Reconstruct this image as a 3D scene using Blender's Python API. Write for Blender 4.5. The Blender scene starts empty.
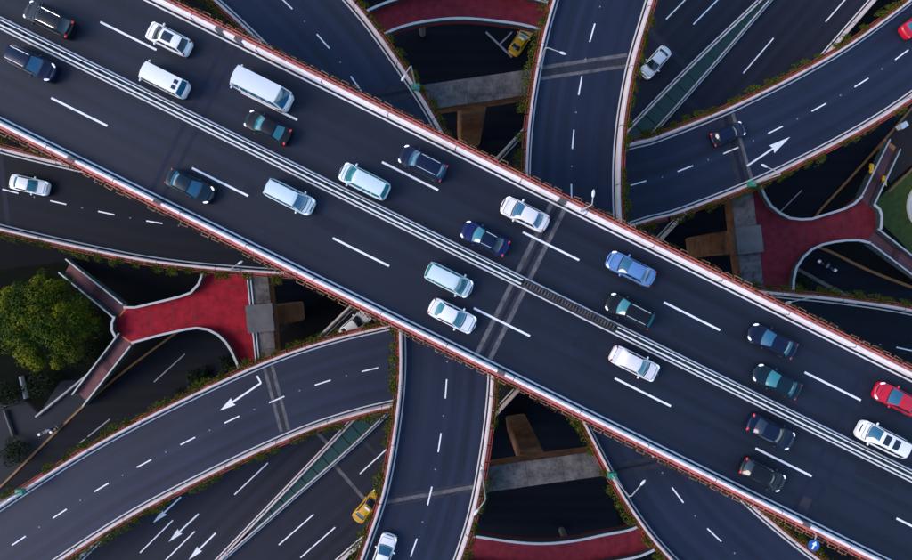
import bpy, bmesh, math, random
import numpy as np
from mathutils import Vector, Matrix

R = math.radians
rng = random.Random(7)
scene = bpy.context.scene
COL = scene.collection

# ------------------------------------------------------------------ camera
CAM_Z = 87.0            # drone height over the street
FPX = 575.0             # focal length in photo pixels (912 wide)
cam_d = bpy.data.cameras.new("camera")
cam_d.sensor_fit = 'HORIZONTAL'
cam_d.sensor_width = 36.0
cam_d.lens = 36.0 * FPX / 912.0
cam_d.clip_start = 0.5
cam_d.clip_end = 3000
cam = bpy.data.objects.new("camera", cam_d)
cam.location = (0, 0, CAM_Z)
cam.rotation_euler = (0, 0, 0)
COL.objects.link(cam)
scene.camera = cam

# ------------------------------------------------------------------ sky, sun, exposure
SUN_ELEV, SUN_ROT = R(33), R(-100)
world = bpy.data.worlds.new("World")
scene.world = world
world.use_nodes = True
nt = world.node_tree
nt.nodes.clear()
sky = nt.nodes.new('ShaderNodeTexSky')
sky.sky_type = 'NISHITA'
sky.sun_disc = False
sky.sun_elevation = SUN_ELEV
sky.sun_rotation = SUN_ROT
sky.air_density = 1.0
sky.dust_density = 0.6
sky.ozone_density = 3.0
bg = nt.nodes.new('ShaderNodeBackground')
bg.inputs[1].default_value = 0.15
wo = nt.nodes.new('ShaderNodeOutputWorld')
nt.links.new(sky.outputs[0], bg.inputs[0])
nt.links.new(bg.outputs[0], wo.inputs[0])

sun_d = bpy.data.lights.new("sun", 'SUN')
sun_d.energy = 1.15
sun_d.angle = R(30)
sun_d.color = (1.0, 0.80, 0.66)
sun = bpy.data.objects.new("sun", sun_d)
sun.location = (0, 0, 120)
# direction towards the sun: azimuth SUN_ROT (clockwise from +Y)
sd = Vector((math.sin(SUN_ROT) * math.cos(SUN_ELEV), math.cos(SUN_ROT) * math.cos(SUN_ELEV), math.sin(SUN_ELEV)))
sun.rotation_euler = sd.to_track_quat('Z', 'Y').to_euler()
COL.objects.link(sun)

scene.view_settings.view_transform = 'Standard'
scene.view_settings.look = 'None'
scene.view_settings.gamma = 1.0
scene.view_settings.exposure = 1.3
try:
    scene.view_settings.use_curve_mapping = False
    scene.cycles.use_denoising = True
    scene.cycles.max_bounces = 6
    scene.cycles.diffuse_bounces = 3
except Exception:
    pass

# ------------------------------------------------------------------ levels of the interchange (metres)
Z_MAIN, Z_A, Z_B, Z_F, Z_FOOT = 32.0, 23.9, 17.3, 12.4, 6.5

def P(px, py, z):
    """point at height z seen at photo pixel (px, py) from the survey position"""
    k = (CAM_Z - z) / FPX
    return Vector(((px - 456.0) * k, -(py - 280.0) * k, z))

# ------------------------------------------------------------------ materials
def new_mat(name):
    m = bpy.data.materials.new(name)
    m.use_nodes = True
    t = m.node_tree
    b = t.nodes['Principled BSDF']
    return m, t, b

def nmath(t, op, a, b=None):
    n = t.nodes.new('ShaderNodeMath'); n.operation = op
    for i, v in enumerate((a, b)):
        if v is None: continue
        if isinstance(v, (int, float)): n.inputs[i].default_value = v
        else: t.links.new(v, n.inputs[i])
    return n.outputs[0]

def nmix(t, fac, a, b, blend='MIX'):
    n = t.nodes.new('ShaderNodeMix'); n.data_type = 'RGBA'; n.blend_type = blend
    if isinstance(fac, (int, float)): n.inputs[0].default_value = fac
    else: t.links.new(fac, n.inputs[0])
    for i, v in ((6, a), (7, b)):
        if isinstance(v, tuple): n.inputs[i].default_value = (*v[:3], 1)
        else: t.links.new(v, n.inputs[i])
    return n.outputs[2]

def noise(t, vec, scale, detail=4, rough=0.55):
    n = t.nodes.new('ShaderNodeTexNoise')
    n.inputs['Scale'].default_value = scale
    n.inputs['Detail'].default_value = detail
    n.inputs['Roughness'].default_value = rough
    if vec is not None: t.links.new(vec, n.inputs['Vector'])
    return n.outputs['Fac']

def ramp(t, fac, a, b):
    n = t.nodes.new('ShaderNodeMapRange')
    n.inputs['From Min'].default_value = a
    n.inputs['From Max'].default_value = b
    t.links.new(fac, n.inputs['Value'])
    return n.outputs[0]

def mapping(t, vec, scale):
    n = t.nodes.new('ShaderNodeMapping')
    n.inputs['Scale'].default_value = scale
    t.links.new(vec, n.inputs['Vector'])
    return n.outputs[0]

def coord(t, kind='Object'):
    n = t.nodes.new('ShaderNodeTexCoord')
    return n.outputs[kind]

def geo_pos(t):
    return t.nodes.new('ShaderNodeNewGeometry').outputs['Position']

def asphalt(name, base, rough=0.75, streak=0.5, spec=0.28):
    m, t, b = new_mat(name)
    uv = coord(t, 'UV'); pos = geo_pos(t)
    lng = noise(t, mapping(t, uv, (0.014, 1.1, 1)), 1.0, 5, 0.6)
    big = noise(t, pos, 0.10, 5, 0.6)
    fine = noise(t, pos, 9.0, 3, 0.7)
    lum = nmath(t, 'ADD', nmath(t, 'MULTIPLY', lng, streak), nmath(t, 'MULTIPLY', big, 0.65))
    lum = nmath(t, 'ADD', lum, nmath(t, 'MULTIPLY', fine, 0.45))
    sx = t.nodes.new('ShaderNodeSeparateXYZ'); t.links.new(uv, sx.inputs[0])
    trk = nmath(t, 'COSINE', nmath(t, 'MULTIPLY', sx.outputs['Y'], 3.35))
    lum = nmath(t, 'ADD', lum, nmath(t, 'MULTIPLY', nmath(t, 'MULTIPLY', trk, noise(t, mapping(t, uv, (0.03, 0.5, 1)), 1.0, 3)), 0.20))
    spot = ramp(t, noise(t, mapping(t, uv, (0.35, 1.6, 1)), 1.0, 6, 0.75), 0.60, 0.74)
    lum = nmath(t, 'SUBTRACT', lum, nmath(t, 'MULTIPLY', spot, 0.22))
    dust = ramp(t, noise(t, pos, 0.7, 6, 0.75), 0.56, 0.80)
    lum = nmath(t, 'ADD', lum, nmath(t, 'MULTIPLY', dust, 0.30))
    f = ramp(t, lum, 0.62, 1.35)
    lo = tuple(c * 0.42 for c in base); hi = tuple(c * k for c, k in zip(base, (2.15, 2.0, 1.8)))
    c = nmix(t, f, lo, hi)
    t.links.new(c, b.inputs['Base Color'])
    b.inputs['Roughness'].default_value = rough
    b.inputs['Specular IOR Level'].default_value = spec
    bp = t.nodes.new('ShaderNodeBump')
    bp.inputs['Strength'].default_value = 0.25
    bp.inputs['Distance'].default_value = 0.02
    t.links.new(noise(t, pos, 25.0, 3, 0.7), bp.inputs['Height'])
    t.links.new(bp.outputs[0], b.inputs['Normal'])
    return m

def rough_mat(name, base, var=0.35, scale=0.6, rough=0.8, fine=6.0, spec=0.3):
    m, t, b = new_mat(name)
    pos = geo_pos(t)
    f = nmath(t, 'ADD', nmath(t, 'MULTIPLY', noise(t, pos, scale, 5, 0.6), 0.65), nmath(t, 'MULTIPLY', noise(t, pos, fine, 4, 0.65), 0.35))
    f = ramp(t, f, 0.3, 0.7)
    c = nmix(t, f, tuple(x * (1 - var) for x in base), tuple(min(0.95, x * (1 + var)) for x in base))
    t.links.new(c, b.inputs['Base Color'])
    b.inputs['Roughness'].default_value = rough
    b.inputs['Specular IOR Level'].default_value = spec
    return m

def paint_mat(name, base, dirt=(0.10, 0.10, 0.12), amount=0.45, scale=3.0):
    """worn road / parapet paint"""
    m, t, b = new_mat(name)
    pos = geo_pos(t)
    f = nmath(t, 'ADD', nmath(t, 'MULTIPLY', noise(t, pos, scale, 6, 0.7), 0.6), nmath(t, 'MULTIPLY', noise(t, pos, scale * 6, 4, 0.7), 0.4))
    f = nmath(t, 'MULTIPLY', ramp(t, f, 0.52, 0.75), amount)
    c = nmix(t, f, base, dirt)
    t.links.new(c, b.inputs['Base Color'])
    b.inputs['Roughness'].default_value = 0.7
    return m

def gloss_mat(name, base, rough=0.3, metal=0.0, coat=0.0, emit=None, estr=0.0, spec=0.5, alpha=None):
    m, t, b = new_mat(name)
    n = noise(t, coord(t), 4.0, 3)
    c = nmix(t, nmath(t, 'MULTIPLY', n, 0.25), base, tuple(x * 0.6 for x in base))
    t.links.new(c, b.inputs['Base Color'])
    b.inputs['Roughness'].default_value = rough
    b.inputs['Metallic'].default_value = metal
    b.inputs['Coat Weight'].default_value = coat
    b.inputs['Coat Roughness'].default_value = 0.08
    b.inputs['Specular IOR Level'].default_value = spec
    if emit:
        b.inputs['Emission Color'].default_value = (*emit, 1)
        b.inputs['Emission Strength'].default_value = estr
    return m

def leaf_mat(name, dark, light, yellow=None):
    m, t, b = new_mat(name)
    oi = t.nodes.new('ShaderNodeNewGeometry')
    f = oi.outputs['Random Per Island']
    c = nmix(t, f, dark, light)
    if yellow:
        n = ramp(t, noise(t, geo_pos(t), 0.22, 3), 0.45, 0.62)
        c = nmix(t, n, c, yellow)
    t.links.new(c, b.inputs['Base Color'])
    b.inputs['Roughness'].default_value = 0.7
    b.inputs['Specular IOR Level'].default_value = 0.06
    return m

M = {}
M['asphalt_main'] = asphalt('asphalt_main', (0.0046, 0.0076, 0.0172), rough=0.65, streak=1.0)
M['asphalt_ramp'] = asphalt('asphalt_ramp', (0.0062, 0.0106, 0.0265), rough=0.65, streak=1.0)
M['asphalt_dark'] = asphalt('asphalt_dark', (0.0015, 0.0030, 0.0075), rough=0.7, streak=1.0, spec=0.15)  # darker asphalt tone for one stretch of each crossing ramp
M['bed'] = rough_mat('bed', (0.0030, 0.0045, 0.0022), 0.5, 1.0, 0.9, 12, spec=0.05)
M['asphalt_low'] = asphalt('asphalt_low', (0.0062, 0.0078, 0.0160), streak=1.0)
M['asphalt_ground'] = asphalt('asphalt_ground', (0.0022, 0.0042, 0.0100), spec=0.12)  # street level shade put into the dark base colour
M['joint'] = rough_mat('joint', (0.092, 0.086, 0.088), 0.85, 1.3, 0.8, 10)
M['joint_dark'] = rough_mat('joint_dark', (0.0052, 0.0080, 0.0190), 0.4, 1.0)
M['joint_faint'] = rough_mat('joint_faint', (0.019, 0.021, 0.031), 0.6, 1.2)
M['joint_old'] = rough_mat('joint_old', (0.0062, 0.0098, 0.0260), 0.45, 1.2)
M['patch'] = rough_mat('patch', (0.024, 0.023, 0.032), 0.3, 2.0)
M['patch_faint'] = rough_mat('patch_faint', (0.0062, 0.0090, 0.0195), 0.3, 2.0)
M['white_line'] = paint_mat('white_line', (0.60, 0.59, 0.59), (0.12, 0.12, 0.14), 0.55, 2.0)
M['white_dash'] = paint_mat('white_dash', (0.76, 0.75, 0.74), (0.10, 0.10, 0.12), 0.7, 2.2)
M['grey_line'] = paint_mat('grey_line', (0.24, 0.24, 0.25), (0.08, 0.08, 0.09), 0.6, 1.5)
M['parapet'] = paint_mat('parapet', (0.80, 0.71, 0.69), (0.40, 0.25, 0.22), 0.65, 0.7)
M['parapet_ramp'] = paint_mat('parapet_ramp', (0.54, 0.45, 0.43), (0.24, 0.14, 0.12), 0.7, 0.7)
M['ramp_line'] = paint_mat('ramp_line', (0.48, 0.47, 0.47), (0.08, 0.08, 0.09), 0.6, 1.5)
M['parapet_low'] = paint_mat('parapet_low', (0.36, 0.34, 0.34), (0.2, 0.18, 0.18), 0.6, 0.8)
M['concrete'] = rough_mat('concrete', (0.085, 0.080, 0.078), 0.4, 0.5)
M['concrete_top'] = rough_mat('concrete_top', (0.080, 0.072, 0.067), 0.9, 0.7, 0.85, 3.0)
M['concrete_brown'] = rough_mat('concrete_brown', (0.145, 0.066, 0.036), 0.75, 0.8, 0.85, 3.0)
M['formwork'] = rough_mat('formwork', (0.045, 0.030, 0.024), 0.4, 1.0)
M['red_trough'] = rough_mat('red_trough', (0.46, 0.115, 0.082), 0.5, 0.8, 0.6)
M['red_dark'] = rough_mat('red_dark', (0.26, 0.040, 0.026), 0.5, 0.8, 0.7)
M['soil'] = rough_mat('soil', (0.035, 0.022, 0.015), 0.4, 4)
M['tan_metal'] = rough_mat('tan_metal', (0.26, 0.14, 0.065), 0.55, 1.2, 0.6)
M['leaf_dry'] = leaf_mat('leaf_dry', (0.014, 0.012, 0.006), (0.09, 0.045, 0.016))
M['leaf_green'] = leaf_mat('leaf_green', (0.012, 0.022, 0.002), (0.090, 0.095, 0.008))
M['leaf_tree'] = leaf_mat('leaf_tree', (0.008, 0.024, 0.003), (0.044, 0.080, 0.006), (0.125, 0.128, 0.005))
M['leaf_dark'] = leaf_mat('leaf_dark', (0.003, 0.008, 0.003), (0.014, 0.026, 0.008))
M['bark'] = rough_mat('bark', (0.06, 0.042, 0.03), 0.4, 3)
M['red_floor'] = rough_mat('red_floor', (0.26, 0.0100, 0.021), 0.42, 0.9, 0.75, 5, spec=0.1)
M['maroon_floor'] = rough_mat('maroon_floor', (0.165, 0.019, 0.028), 0.42, 0.9, 0.75, 5, spec=0.1)
M['stair_pink'] = rough_mat('stair_pink', (0.15, 0.060, 0.066), 0.3, 0.8)
M['stair_dark'] = rough_mat('stair_dark', (0.075, 0.030, 0.030), 0.3, 0.8)
M['rail_white'] = paint_mat('rail_white', (0.42, 0.43, 0.43), (0.2, 0.22, 0.24), 0.6, 1.0)
M['rail_panel'] = gloss_mat('rail_panel', (0.05, 0.07, 0.08), 0.15)
M['guard_white'] = paint_mat('guard_white', (0.66, 0.65, 0.65), (0.3, 0.3, 0.3), 0.4, 1.5)
M['dark_green'] = rough_mat('dark_green', (0.03, 0.055, 0.05), 0.4, 1.0)
M['black_steel'] = gloss_mat('black_steel', (0.025, 0.022, 0.022), 0.5)
M['green_panel'] = gloss_mat('green_panel', (0.005, 0.040, 0.028), 0.35)
M['lamp_pole'] = gloss_mat('lamp_pole', (0.34, 0.34, 0.34), 0.4)
M['lamp_head'] = gloss_mat('lamp_head', (0.62, 0.61, 0.60), 0.35)
M['box_green'] = gloss_mat('box_green', (0.015, 0.22, 0.14), 0.45)
M['sign_blue'] = gloss_mat('sign_blue', (0.01, 0.085, 0.32), 0.4)
M['sign_white'] = gloss_mat('sign_white', (0.8, 0.8, 0.8), 0.4)
M['kerb_orange'] = paint_mat('kerb_orange', (0.20, 0.085, 0.018), (0.03, 0.018, 0.01), 0.85, 0.9)
M['paving'] = rough_mat('paving', (0.011, 0.013, 0.018), 0.35, 0.4, 0.85, 8)
M['paving_brown'] = rough_mat('paving_brown', (0.020, 0.013, 0.011), 0.35, 0.4, 0.85, 8)
M['ground'] = rough_mat('ground', (0.0022, 0.0028, 0.0042), 0.4, 0.15, spec=0.08)  # darkened in place of shade from surrounding buildings, which are not modelled
M['lawn'] = rough_mat('lawn', (0.038, 0.058, 0.009), 0.5, 1.2, 0.9, 15)
M['pale_stone'] = rough_mat('pale_stone', (0.55, 0.50, 0.42), 0.25, 1.0)
M['yellow_sheet'] = gloss_mat('yellow_sheet', (0.80, 0.42, 0.01), 0.5)
M['orange_strip_glow'] = rough_mat('orange_strip_glow', (0.50, 0.16, 0.05), 0.3, 1.0)  # edge strip colour; on the stair foot, warm glow put into the colour
# vehicles
M['glass_blue'] = gloss_mat('glass_blue', (0.012, 0.085, 0.150), 0.06, spec=0.8)  # sky reflection partly put into the blue base colour
M['glass_teal'] = gloss_mat('glass_teal', (0.018, 0.150, 0.175), 0.08, spec=0.8)  # teal of the mirrored sky painted into the glass
M['glass_dark'] = gloss_mat('glass_dark', (0.012, 0.022, 0.032), 0.06, spec=0.6)
M['tyre'] = rough_mat('tyre', (0.02, 0.02, 0.02), 0.3, 5)
M['rim'] = gloss_mat('rim', (0.5, 0.5, 0.52), 0.3, 0.8)
M['head_glass'] = gloss_mat('head_glass', (0.85, 0.87, 0.9), 0.15, emit=(1, 0.97, 0.92), estr=0.12)
M['head_warm'] = gloss_mat('head_warm', (0.9, 0.8, 0.65), 0.15, emit=(1, 0.85, 0.65), estr=0.25)
M['tail_glass'] = gloss_mat('tail_glass', (0.55, 0.02, 0.025), 0.2, emit=(1, 0.05, 0.04), estr=0.14)
M['tail_off'] = gloss_mat('tail_off', (0.30, 0.015, 0.02), 0.2)
M['chrome'] = gloss_mat('chrome', (0.7, 0.72, 0.75), 0.25, 0.7)
M['trim_black'] = gloss_mat('trim_black', (0.015, 0.015, 0.017), 0.35)
def car_paint(key, c, rough=0.32, metal=0.0):
    M[key] = gloss_mat(key, c, rough, metal, 0.3 if max(c) > 0.2 else 0.0, spec=0.5 if max(c) > 0.2 else 0.3)
car_paint('paint_white', (0.80, 0.77, 0.75))
car_paint('paint_cream', (0.74, 0.68, 0.66))
car_paint('paint_mint', (0.58, 0.66, 0.65))
car_paint('paint_icy', (0.66, 0.67, 0.68))
car_paint('paint_black', (0.006, 0.007, 0.011))
car_paint('paint_navy', (0.006, 0.012, 0.036), 0.3, 0.2)
car_paint('paint_royal', (0.006, 0.014, 0.085), 0.3, 0.2)
car_paint('paint_sky', (0.11, 0.22, 0.44), 0.32, 0.15)
car_paint('paint_teal', (0.005, 0.019, 0.032), 0.3, 0.2)
car_paint('paint_red', (0.50, 0.006, 0.025))
car_paint('paint_yellow', (0.58, 0.30, 0.004))

# ------------------------------------------------------------------ object helpers
def link(o, parent=None):
    COL.objects.link(o)
    if parent is not None: o.parent = parent
    return o

def mesh_obj(name, verts, faces, mat, parent=None, uvs=None, smooth=None):
    me = bpy.data.meshes.new(name)
    me.from_pydata([tuple(v) for v in verts], [], faces)
    if uvs is not None:
        lay = me.uv_layers.new(name='UVMap')
        for poly in me.polygons:
            for li in poly.loop_indices:
                lay.data[li].uv = uvs[me.loops[li].vertex_index]
    if smooth is not None:
        me.polygons.foreach_set('use_smooth', [True] * len(me.polygons))
        me.set_sharp_from_angle(angle=R(smooth))
    me.materials.append(M[mat])
    me.update()
    return link(bpy.data.objects.new(name, me), parent)

def inst(name, me, parent=None, loc=(0, 0, 0), rz=0.0, scale=None):
    o = bpy.data.objects.new(name, me)
    o.location = loc; o.rotation_euler = (0, 0, rz)
    if scale: o.scale = scale
    return link(o, parent)

def empty(name, loc=(0, 0, 0), rz=0.0):
    o = bpy.data.objects.new(name, None)
    o.empty_display_size = 0.3
    o.location = loc; o.rotation_euler = (0, 0, rz)
    return link(o)

def tag(o, label, cat=None, group=None, kind=None):
    o['label'] = label
    if cat: o['category'] = cat
    if group: o['group'] = group
    if kind: o['kind'] = kind
    return o

class MB:
    """collects boxes, bars and prisms for one part"""
    def __init__(s): s.v = []; s.f = []
    def add(s, vs, fs):
        n = len(s.v); s.v += [tuple(v) for v in vs]; s.f += [tuple(i + n for i in f) for f in fs]
    def box(s, x0, x1, y0, y1, z0, z1):
        s.add([(x0,y0,z0),(x1,y0,z0),(x1,y1,z0),(x0,y1,z0),(x0,y0,z1),(x1,y0,z1),(x1,y1,z1),(x0,y1,z1)],
              [(0,3,2,1),(4,5,6,7),(0,1,5,4),(1,2,6,5),(2,3,7,6),(3,0,4,7)])
    def bar(s, a, b, r, n=6, r2=None):
        a = Vector(a); b = Vector(b); d = (b - a).normalized()
        u = d.orthogonal().normalized(); w = d.cross(u)
        r2 = r if r2 is None else r2
        vs = []
        for c, rr in ((a, r), (b, r2)):
            for i in range(n):
                t = 2 * math.pi * i / n
                vs.append(c + (u * math.cos(t) + w * math.sin(t)) * rr)
        fs = [(i, (i + 1) % n, n + (i + 1) % n, n + i) for i in range(n)]
        fs += [tuple(range(n - 1, -1, -1)), tuple(range(n, 2 * n))]
        s.add(vs, fs)
    def prism(s, poly, z0, z1):
        n = len(poly)
        a = sum(poly[i][0] * poly[(i+1) % n][1] - poly[(i+1) % n][0] * poly[i][1] for i in range(n))
        if a < 0: poly = poly[::-1]
        vs = [(p[0], p[1], z0) for p in poly] + [(p[0], p[1], z1) for p in poly]
        fs = [(i, (i + 1) % n, n + (i + 1) % n, n + i) for i in range(n)]
        fs += [tuple(range(n - 1, -1, -1)), tuple(range(n, 2 * n))]
        s.add(vs, fs)
    def build(s, name, mat, parent=None, smooth=None): return mesh_obj(name, s.v, s.f, mat, parent, smooth=smooth)
    def mesh(s, name, mat):
        me = bpy.data.meshes.new(name); me.from_pydata(s.v, [], s.f); me.materials.append(M[mat]); return me

def boxobj(name, mat, parent, *a):
    m = MB(); m.box(*a); return m.build(name, mat, parent)

# ------------------------------------------------------------------ paths
def catmull(pts, per=24):
    p = [np.array(q, float) for q in pts]
    p = [2 * p[0] - p[1]] + p + [2 * p[-1] - p[-2]]
    out = []
    for i in range(1, len(p) - 2):
        for k in range(per):
            t = k / per
            a, b, c, d = p[i-1], p[i], p[i+1], p[i+2]
            out.append(0.5 * ((2*b) + (-a + c)*t + (2*a - 5*b + 4*c - d)*t*t + (-a + 3*b - 3*c + d)*t**3))
    out.append(p[-2])
    return np.array(out)

class Path:
    """resampled centre line; each row x, y, half width"""
    def __init__(s, ctrl, z, step=1.0, straight=False):
        w = []
        for c in ctrl:
            q = P(c[0], c[1], z)
            w.append((q.x, q.y, c[2]))
        raw = np.array(w, float) if straight else catmull(w)
        seg = np.hypot(*(raw[1:, :2] - raw[:-1, :2]).T)
        L = np.concatenate([[0], np.cumsum(seg)])
        n = max(2, int(L[-1] / step) + 1)
        s.s = np.linspace(0, L[-1], n)
        s.p = np.stack([np.interp(s.s, L, raw[:, k]) for k in range(3)], 1)
        t = np.gradient(s.p[:, :2], axis=0)
        s.t = t / np.linalg.norm(t, axis=1)[:, None]
        s.n = np.stack([-s.t[:, 1], s.t[:, 0]], 1)      # left of travel
        s.z = z; s.len = L[-1]
    def at(s, d):
        x = np.interp(d, s.s, s.p[:, 0]); y = np.interp(d, s.s, s.p[:, 1]); h = np.interp(d, s.s, s.p[:, 2])
        tx = np.interp(d, s.s, s.t[:, 0]); ty = np.interp(d, s.s, s.t[:, 1])
        l = math.hypot(tx, ty); tx /= l; ty /= l
        return Vector((x, y, s.z)), Vector((tx, ty, 0)), Vector((-ty, tx, 0)), h
    def near(s, px, py, z=None):
        q = P(px, py, s.z if z is None else z)
        return s.s[np.argmin((s.p[:, 0] - q.x) ** 2 + (s.p[:, 1] - q.y) ** 2)]

def sweep(name, path, prof, mat, parent, closed=True, d0=None, d1=None, smooth=None):
    """prof: (sign, extra, dz): lateral offset = sign*half_width + extra (left positive)"""
    ss = path.s
    if d0 is not None or d1 is not None:
        a = 0 if d0 is None else d0; b = path.len if d1 is None else d1
        mid = ss[(ss > a + 0.05) & (ss < b - 0.05)]
        ss = np.concatenate([[a], mid, [b]])
    vs, uv, fs = [], [], []
    m = len(prof)
    for d in ss:
        c, t, n, h = path.at(d)
        for (sg, ex, dz) in prof:
            off = sg * h + ex
            q = c + n * off
            vs.append((q.x, q.y, path.z + dz)); uv.append((d, off))
    k = m if closed else m - 1
    for i in range(len(ss) - 1):
        for j in range(k):
            a = i * m + j; b = i * m + (j + 1) % m
            fs.append((a, b, b + m, a + m))
    if closed:
        fs.append(tuple(range(m))); fs.append(tuple(range((len(ss)-1)*m + m - 1, (len(ss)-1)*m - 1, -1)))
    o = mesh_obj(name, vs, fs, mat, parent, uvs=uv, smooth=smooth)
    bm = bmesh.new(); bm.from_mesh(o.data); bmesh.ops.recalc_face_normals(bm, faces=bm.faces)
    if not closed and sum(f.normal.z for f in bm.faces) < 0:
        bmesh.ops.reverse_faces(bm, faces=bm.faces)
    bm.to_mesh(o.data); bm.free()
    return o

# ------------------------------------------------------------------ planters
def leaf_cluster(n, lx, ly, lz, size, seed, hang=0.0, out=0.3):
    r = random.Random(seed); vs = []; fs = []
    lumps = [(r.uniform(-lx, lx), r.uniform(0.2, 1.0)) for _ in range(5)]
    for i in range(n):
        c = Vector((r.uniform(-lx, lx), r.uniform(-ly, ly), 0))
        k = 1 - (abs(c.y) / ly) ** 2
        c.z = r.uniform(0, lz) * (0.4 + 0.6 * k)
        if hang and r.random() < 0.72:
            lx_, lo_ = r.choice(lumps)
            c.x = max(-lx * 1.1, min(lx * 1.1, r.gauss(lx_, 0.22)))
            f = r.random() ** 0.8 * lo_
            c.y = -ly - f * out; c.z = lz * 0.5 * (1 - f) - f * f * hang + r.uniform(-0.08, 0.08)
        d = Vector((r.uniform(-1, 1), r.uniform(-1, 1), r.uniform(0.3, 1.3))).normalized()
        u = d.orthogonal().normalized(); u.rotate(Matrix.Rotation(r.uniform(0, 6.28), 3, d)); w = d.cross(u)
        s = size * r.uniform(0.6, 1.3)
        k0 = len(vs)
        vs += [c - u * s, c + w * s * 0.5, c + u * s, c - w * s * 0.5]
        fs.append((k0, k0 + 1, k0 + 2, k0 + 3))
    return vs, fs

def planter_meshes(length, mat_leaf, n, hang, seed, lz, out, size):
    h = length / 2 - 0.015
    m = MB()
    m.box(-h, h, -0.50, -0.43, 0, 0.38); m.box(-h, h, -0.28, 0.02, 0, 0.40)
    m.box(-h, -h + 0.04, -0.43, -0.28, 0, 0.38); m.box(h - 0.04, h, -0.43, -0.28, 0, 0.38)
    m.box(-h + 0.04, h - 0.04, -0.43, -0.28, 0.0, 0.06)
    trough = m.mesh('trough', 'red_dark' if mat_leaf == 'leaf_green' else 'red_trough')
    m = MB(); m.box(-h + 0.04, h - 0.04, -0.43, -0.28, 0.06, 0.29); soil = m.mesh('soil', 'soil')
    fol = []
    for k in range(7):
        vs, fs = leaf_cluster(n, h, 0.15, lz, size, seed + k, hang, out)
        me = bpy.data.meshes.new('foliage')
        me.from_pydata([(v[0], v[1] - (0.33 if mat_leaf == 'leaf_dry' else 0.26), v[2] + 0.32) for v in vs], [], fs)
        me.materials.append(M[mat_leaf]); fol.append(me)
    return trough, soil, fol

PL_MAIN = planter_meshes(1.12, 'leaf_dry', 60, 0.35, 11, 0.16, 0.42, 0.075)
PL_RAMP = planter_meshes(1.75, 'leaf_green', 290, 0.7, 31, 0.26, 0.85, 0.10)
def bracket(x0, x1, y):
    m_ = MB()
    for xx in (x0, x1): m_.box(xx - 0.03, xx + 0.03, y + 0.03, -0.49, 0.16, 0.22)
    m_.box(x0 - 0.03, x1 + 0.03, y - 0.03, y + 0.03, 0.16, 0.22)
    return m_.mesh('bracket', 'tan_metal')
BRACKETS = [bracket(-0.36, 0.36, -0.74), bracket(-0.30, 0.42, -0.80), bracket(-0.42, 0.22, -0.70)]

def visible(q, margin=60):
    k = FPX / (CAM_Z - q.z)
    return -margin < q.x * k + 456 < 912 + margin and -margin < 280 - q.y * k < 560 + margin

def planters(path, side, label, group, main=False, skip=()):
    extra = 0.59 if main else 0.57
    L = 1.12 if main else 1.75
    tr, so, fo = PL_MAIN if main else PL_RAMP
    d = 0.6
    while d < path.len - 0.6:
        c, t, n, h = path.at(d)
        q = c + n * side * (h + extra) + Vector((0, 0, 0.52))
        dd = d; d += L
        if not visible(q, 14): continue
        if any(test(q) for test in skip): continue
        rz = math.atan2(t.y, t.x) + (math.pi if side < 0 else 0) + math.pi
        root = empty('planter' if main else 'flower_box', q, rz)
        root.rotation_euler = (0, 0, rz)
        tag(root, label, 'planter' if main else 'flower box', group)
        inst('trough', tr, root); inst('soil', so, root)
        if main or rng.random() < 0.9:
            fo_ = inst('foliage', rng.choice(fo), root); fo_.scale = (1, rng.uniform(0.75, 1.2), rng.uniform(0.8, 1.1))
        if main and rng.random() < 0.80: inst('bracket', rng.choice(BRACKETS), root).rotation_euler = (0, 0, rng.uniform(-0.09, 0.09))

# ------------------------------------------------------------------ roads
_dash = {}
def dash_mesh(L, w, mat):
    k = (round(L, 2), round(w, 3), mat)
    if k not in _dash:
        m = MB(); m.add([(-L/2,-w/2,0),(L/2,-w/2,0),(L/2,w/2,0),(-L/2,w/2,0)], [(0,1,2,3)])
        _dash[k] = m.mesh('lane_dash', mat)
    return _dash[k]
_m = MB(); _m.prism([(0.09*math.cos(a), 0.09*math.sin(a)) for a in [i*math.pi/3 for i in range(6)]], 0, 0.025)
STUD = _m.mesh('road_stud', 'grey_line')

def dashes(root, path, off, start, spacing, L, w=0.16, studs=False, mat='white_dash', d_from=0, d_to=1e9):
    d = start % spacing
    while d < path.len:
        if d_from <= d <= d_to:
            c, t, n, h = path.at(d); q = c + n * off
            if visible(q, 40):
                inst('lane_dash', dash_mesh(L, w, mat), root, (q.x, q.y, path.z + 0.009), math.atan2(t.y, t.x))
            if studs:
                c, t, n, h = path.at(min(d + spacing/2, path.len)); q = c + n * off
                if visible(q, 10): inst('road_stud', STUD, root, (q.x, q.y, path.z + 0.001), 0)
        d += spacing

def joint(root, path, d, mats=('joint',), widths=(0.7,), gaps=(), ext=0.33):
    x = d
    for i, (mt, w) in enumerate(zip(mats, widths)):
        sweep('expansion_joint', path, [(-1, -ext, 0.0045), (1, ext, 0.0045)], mt, root, closed=False, d0=x, d1=x + w)
        x += w + (gaps[i] if i < len(gaps) else 0)

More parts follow.
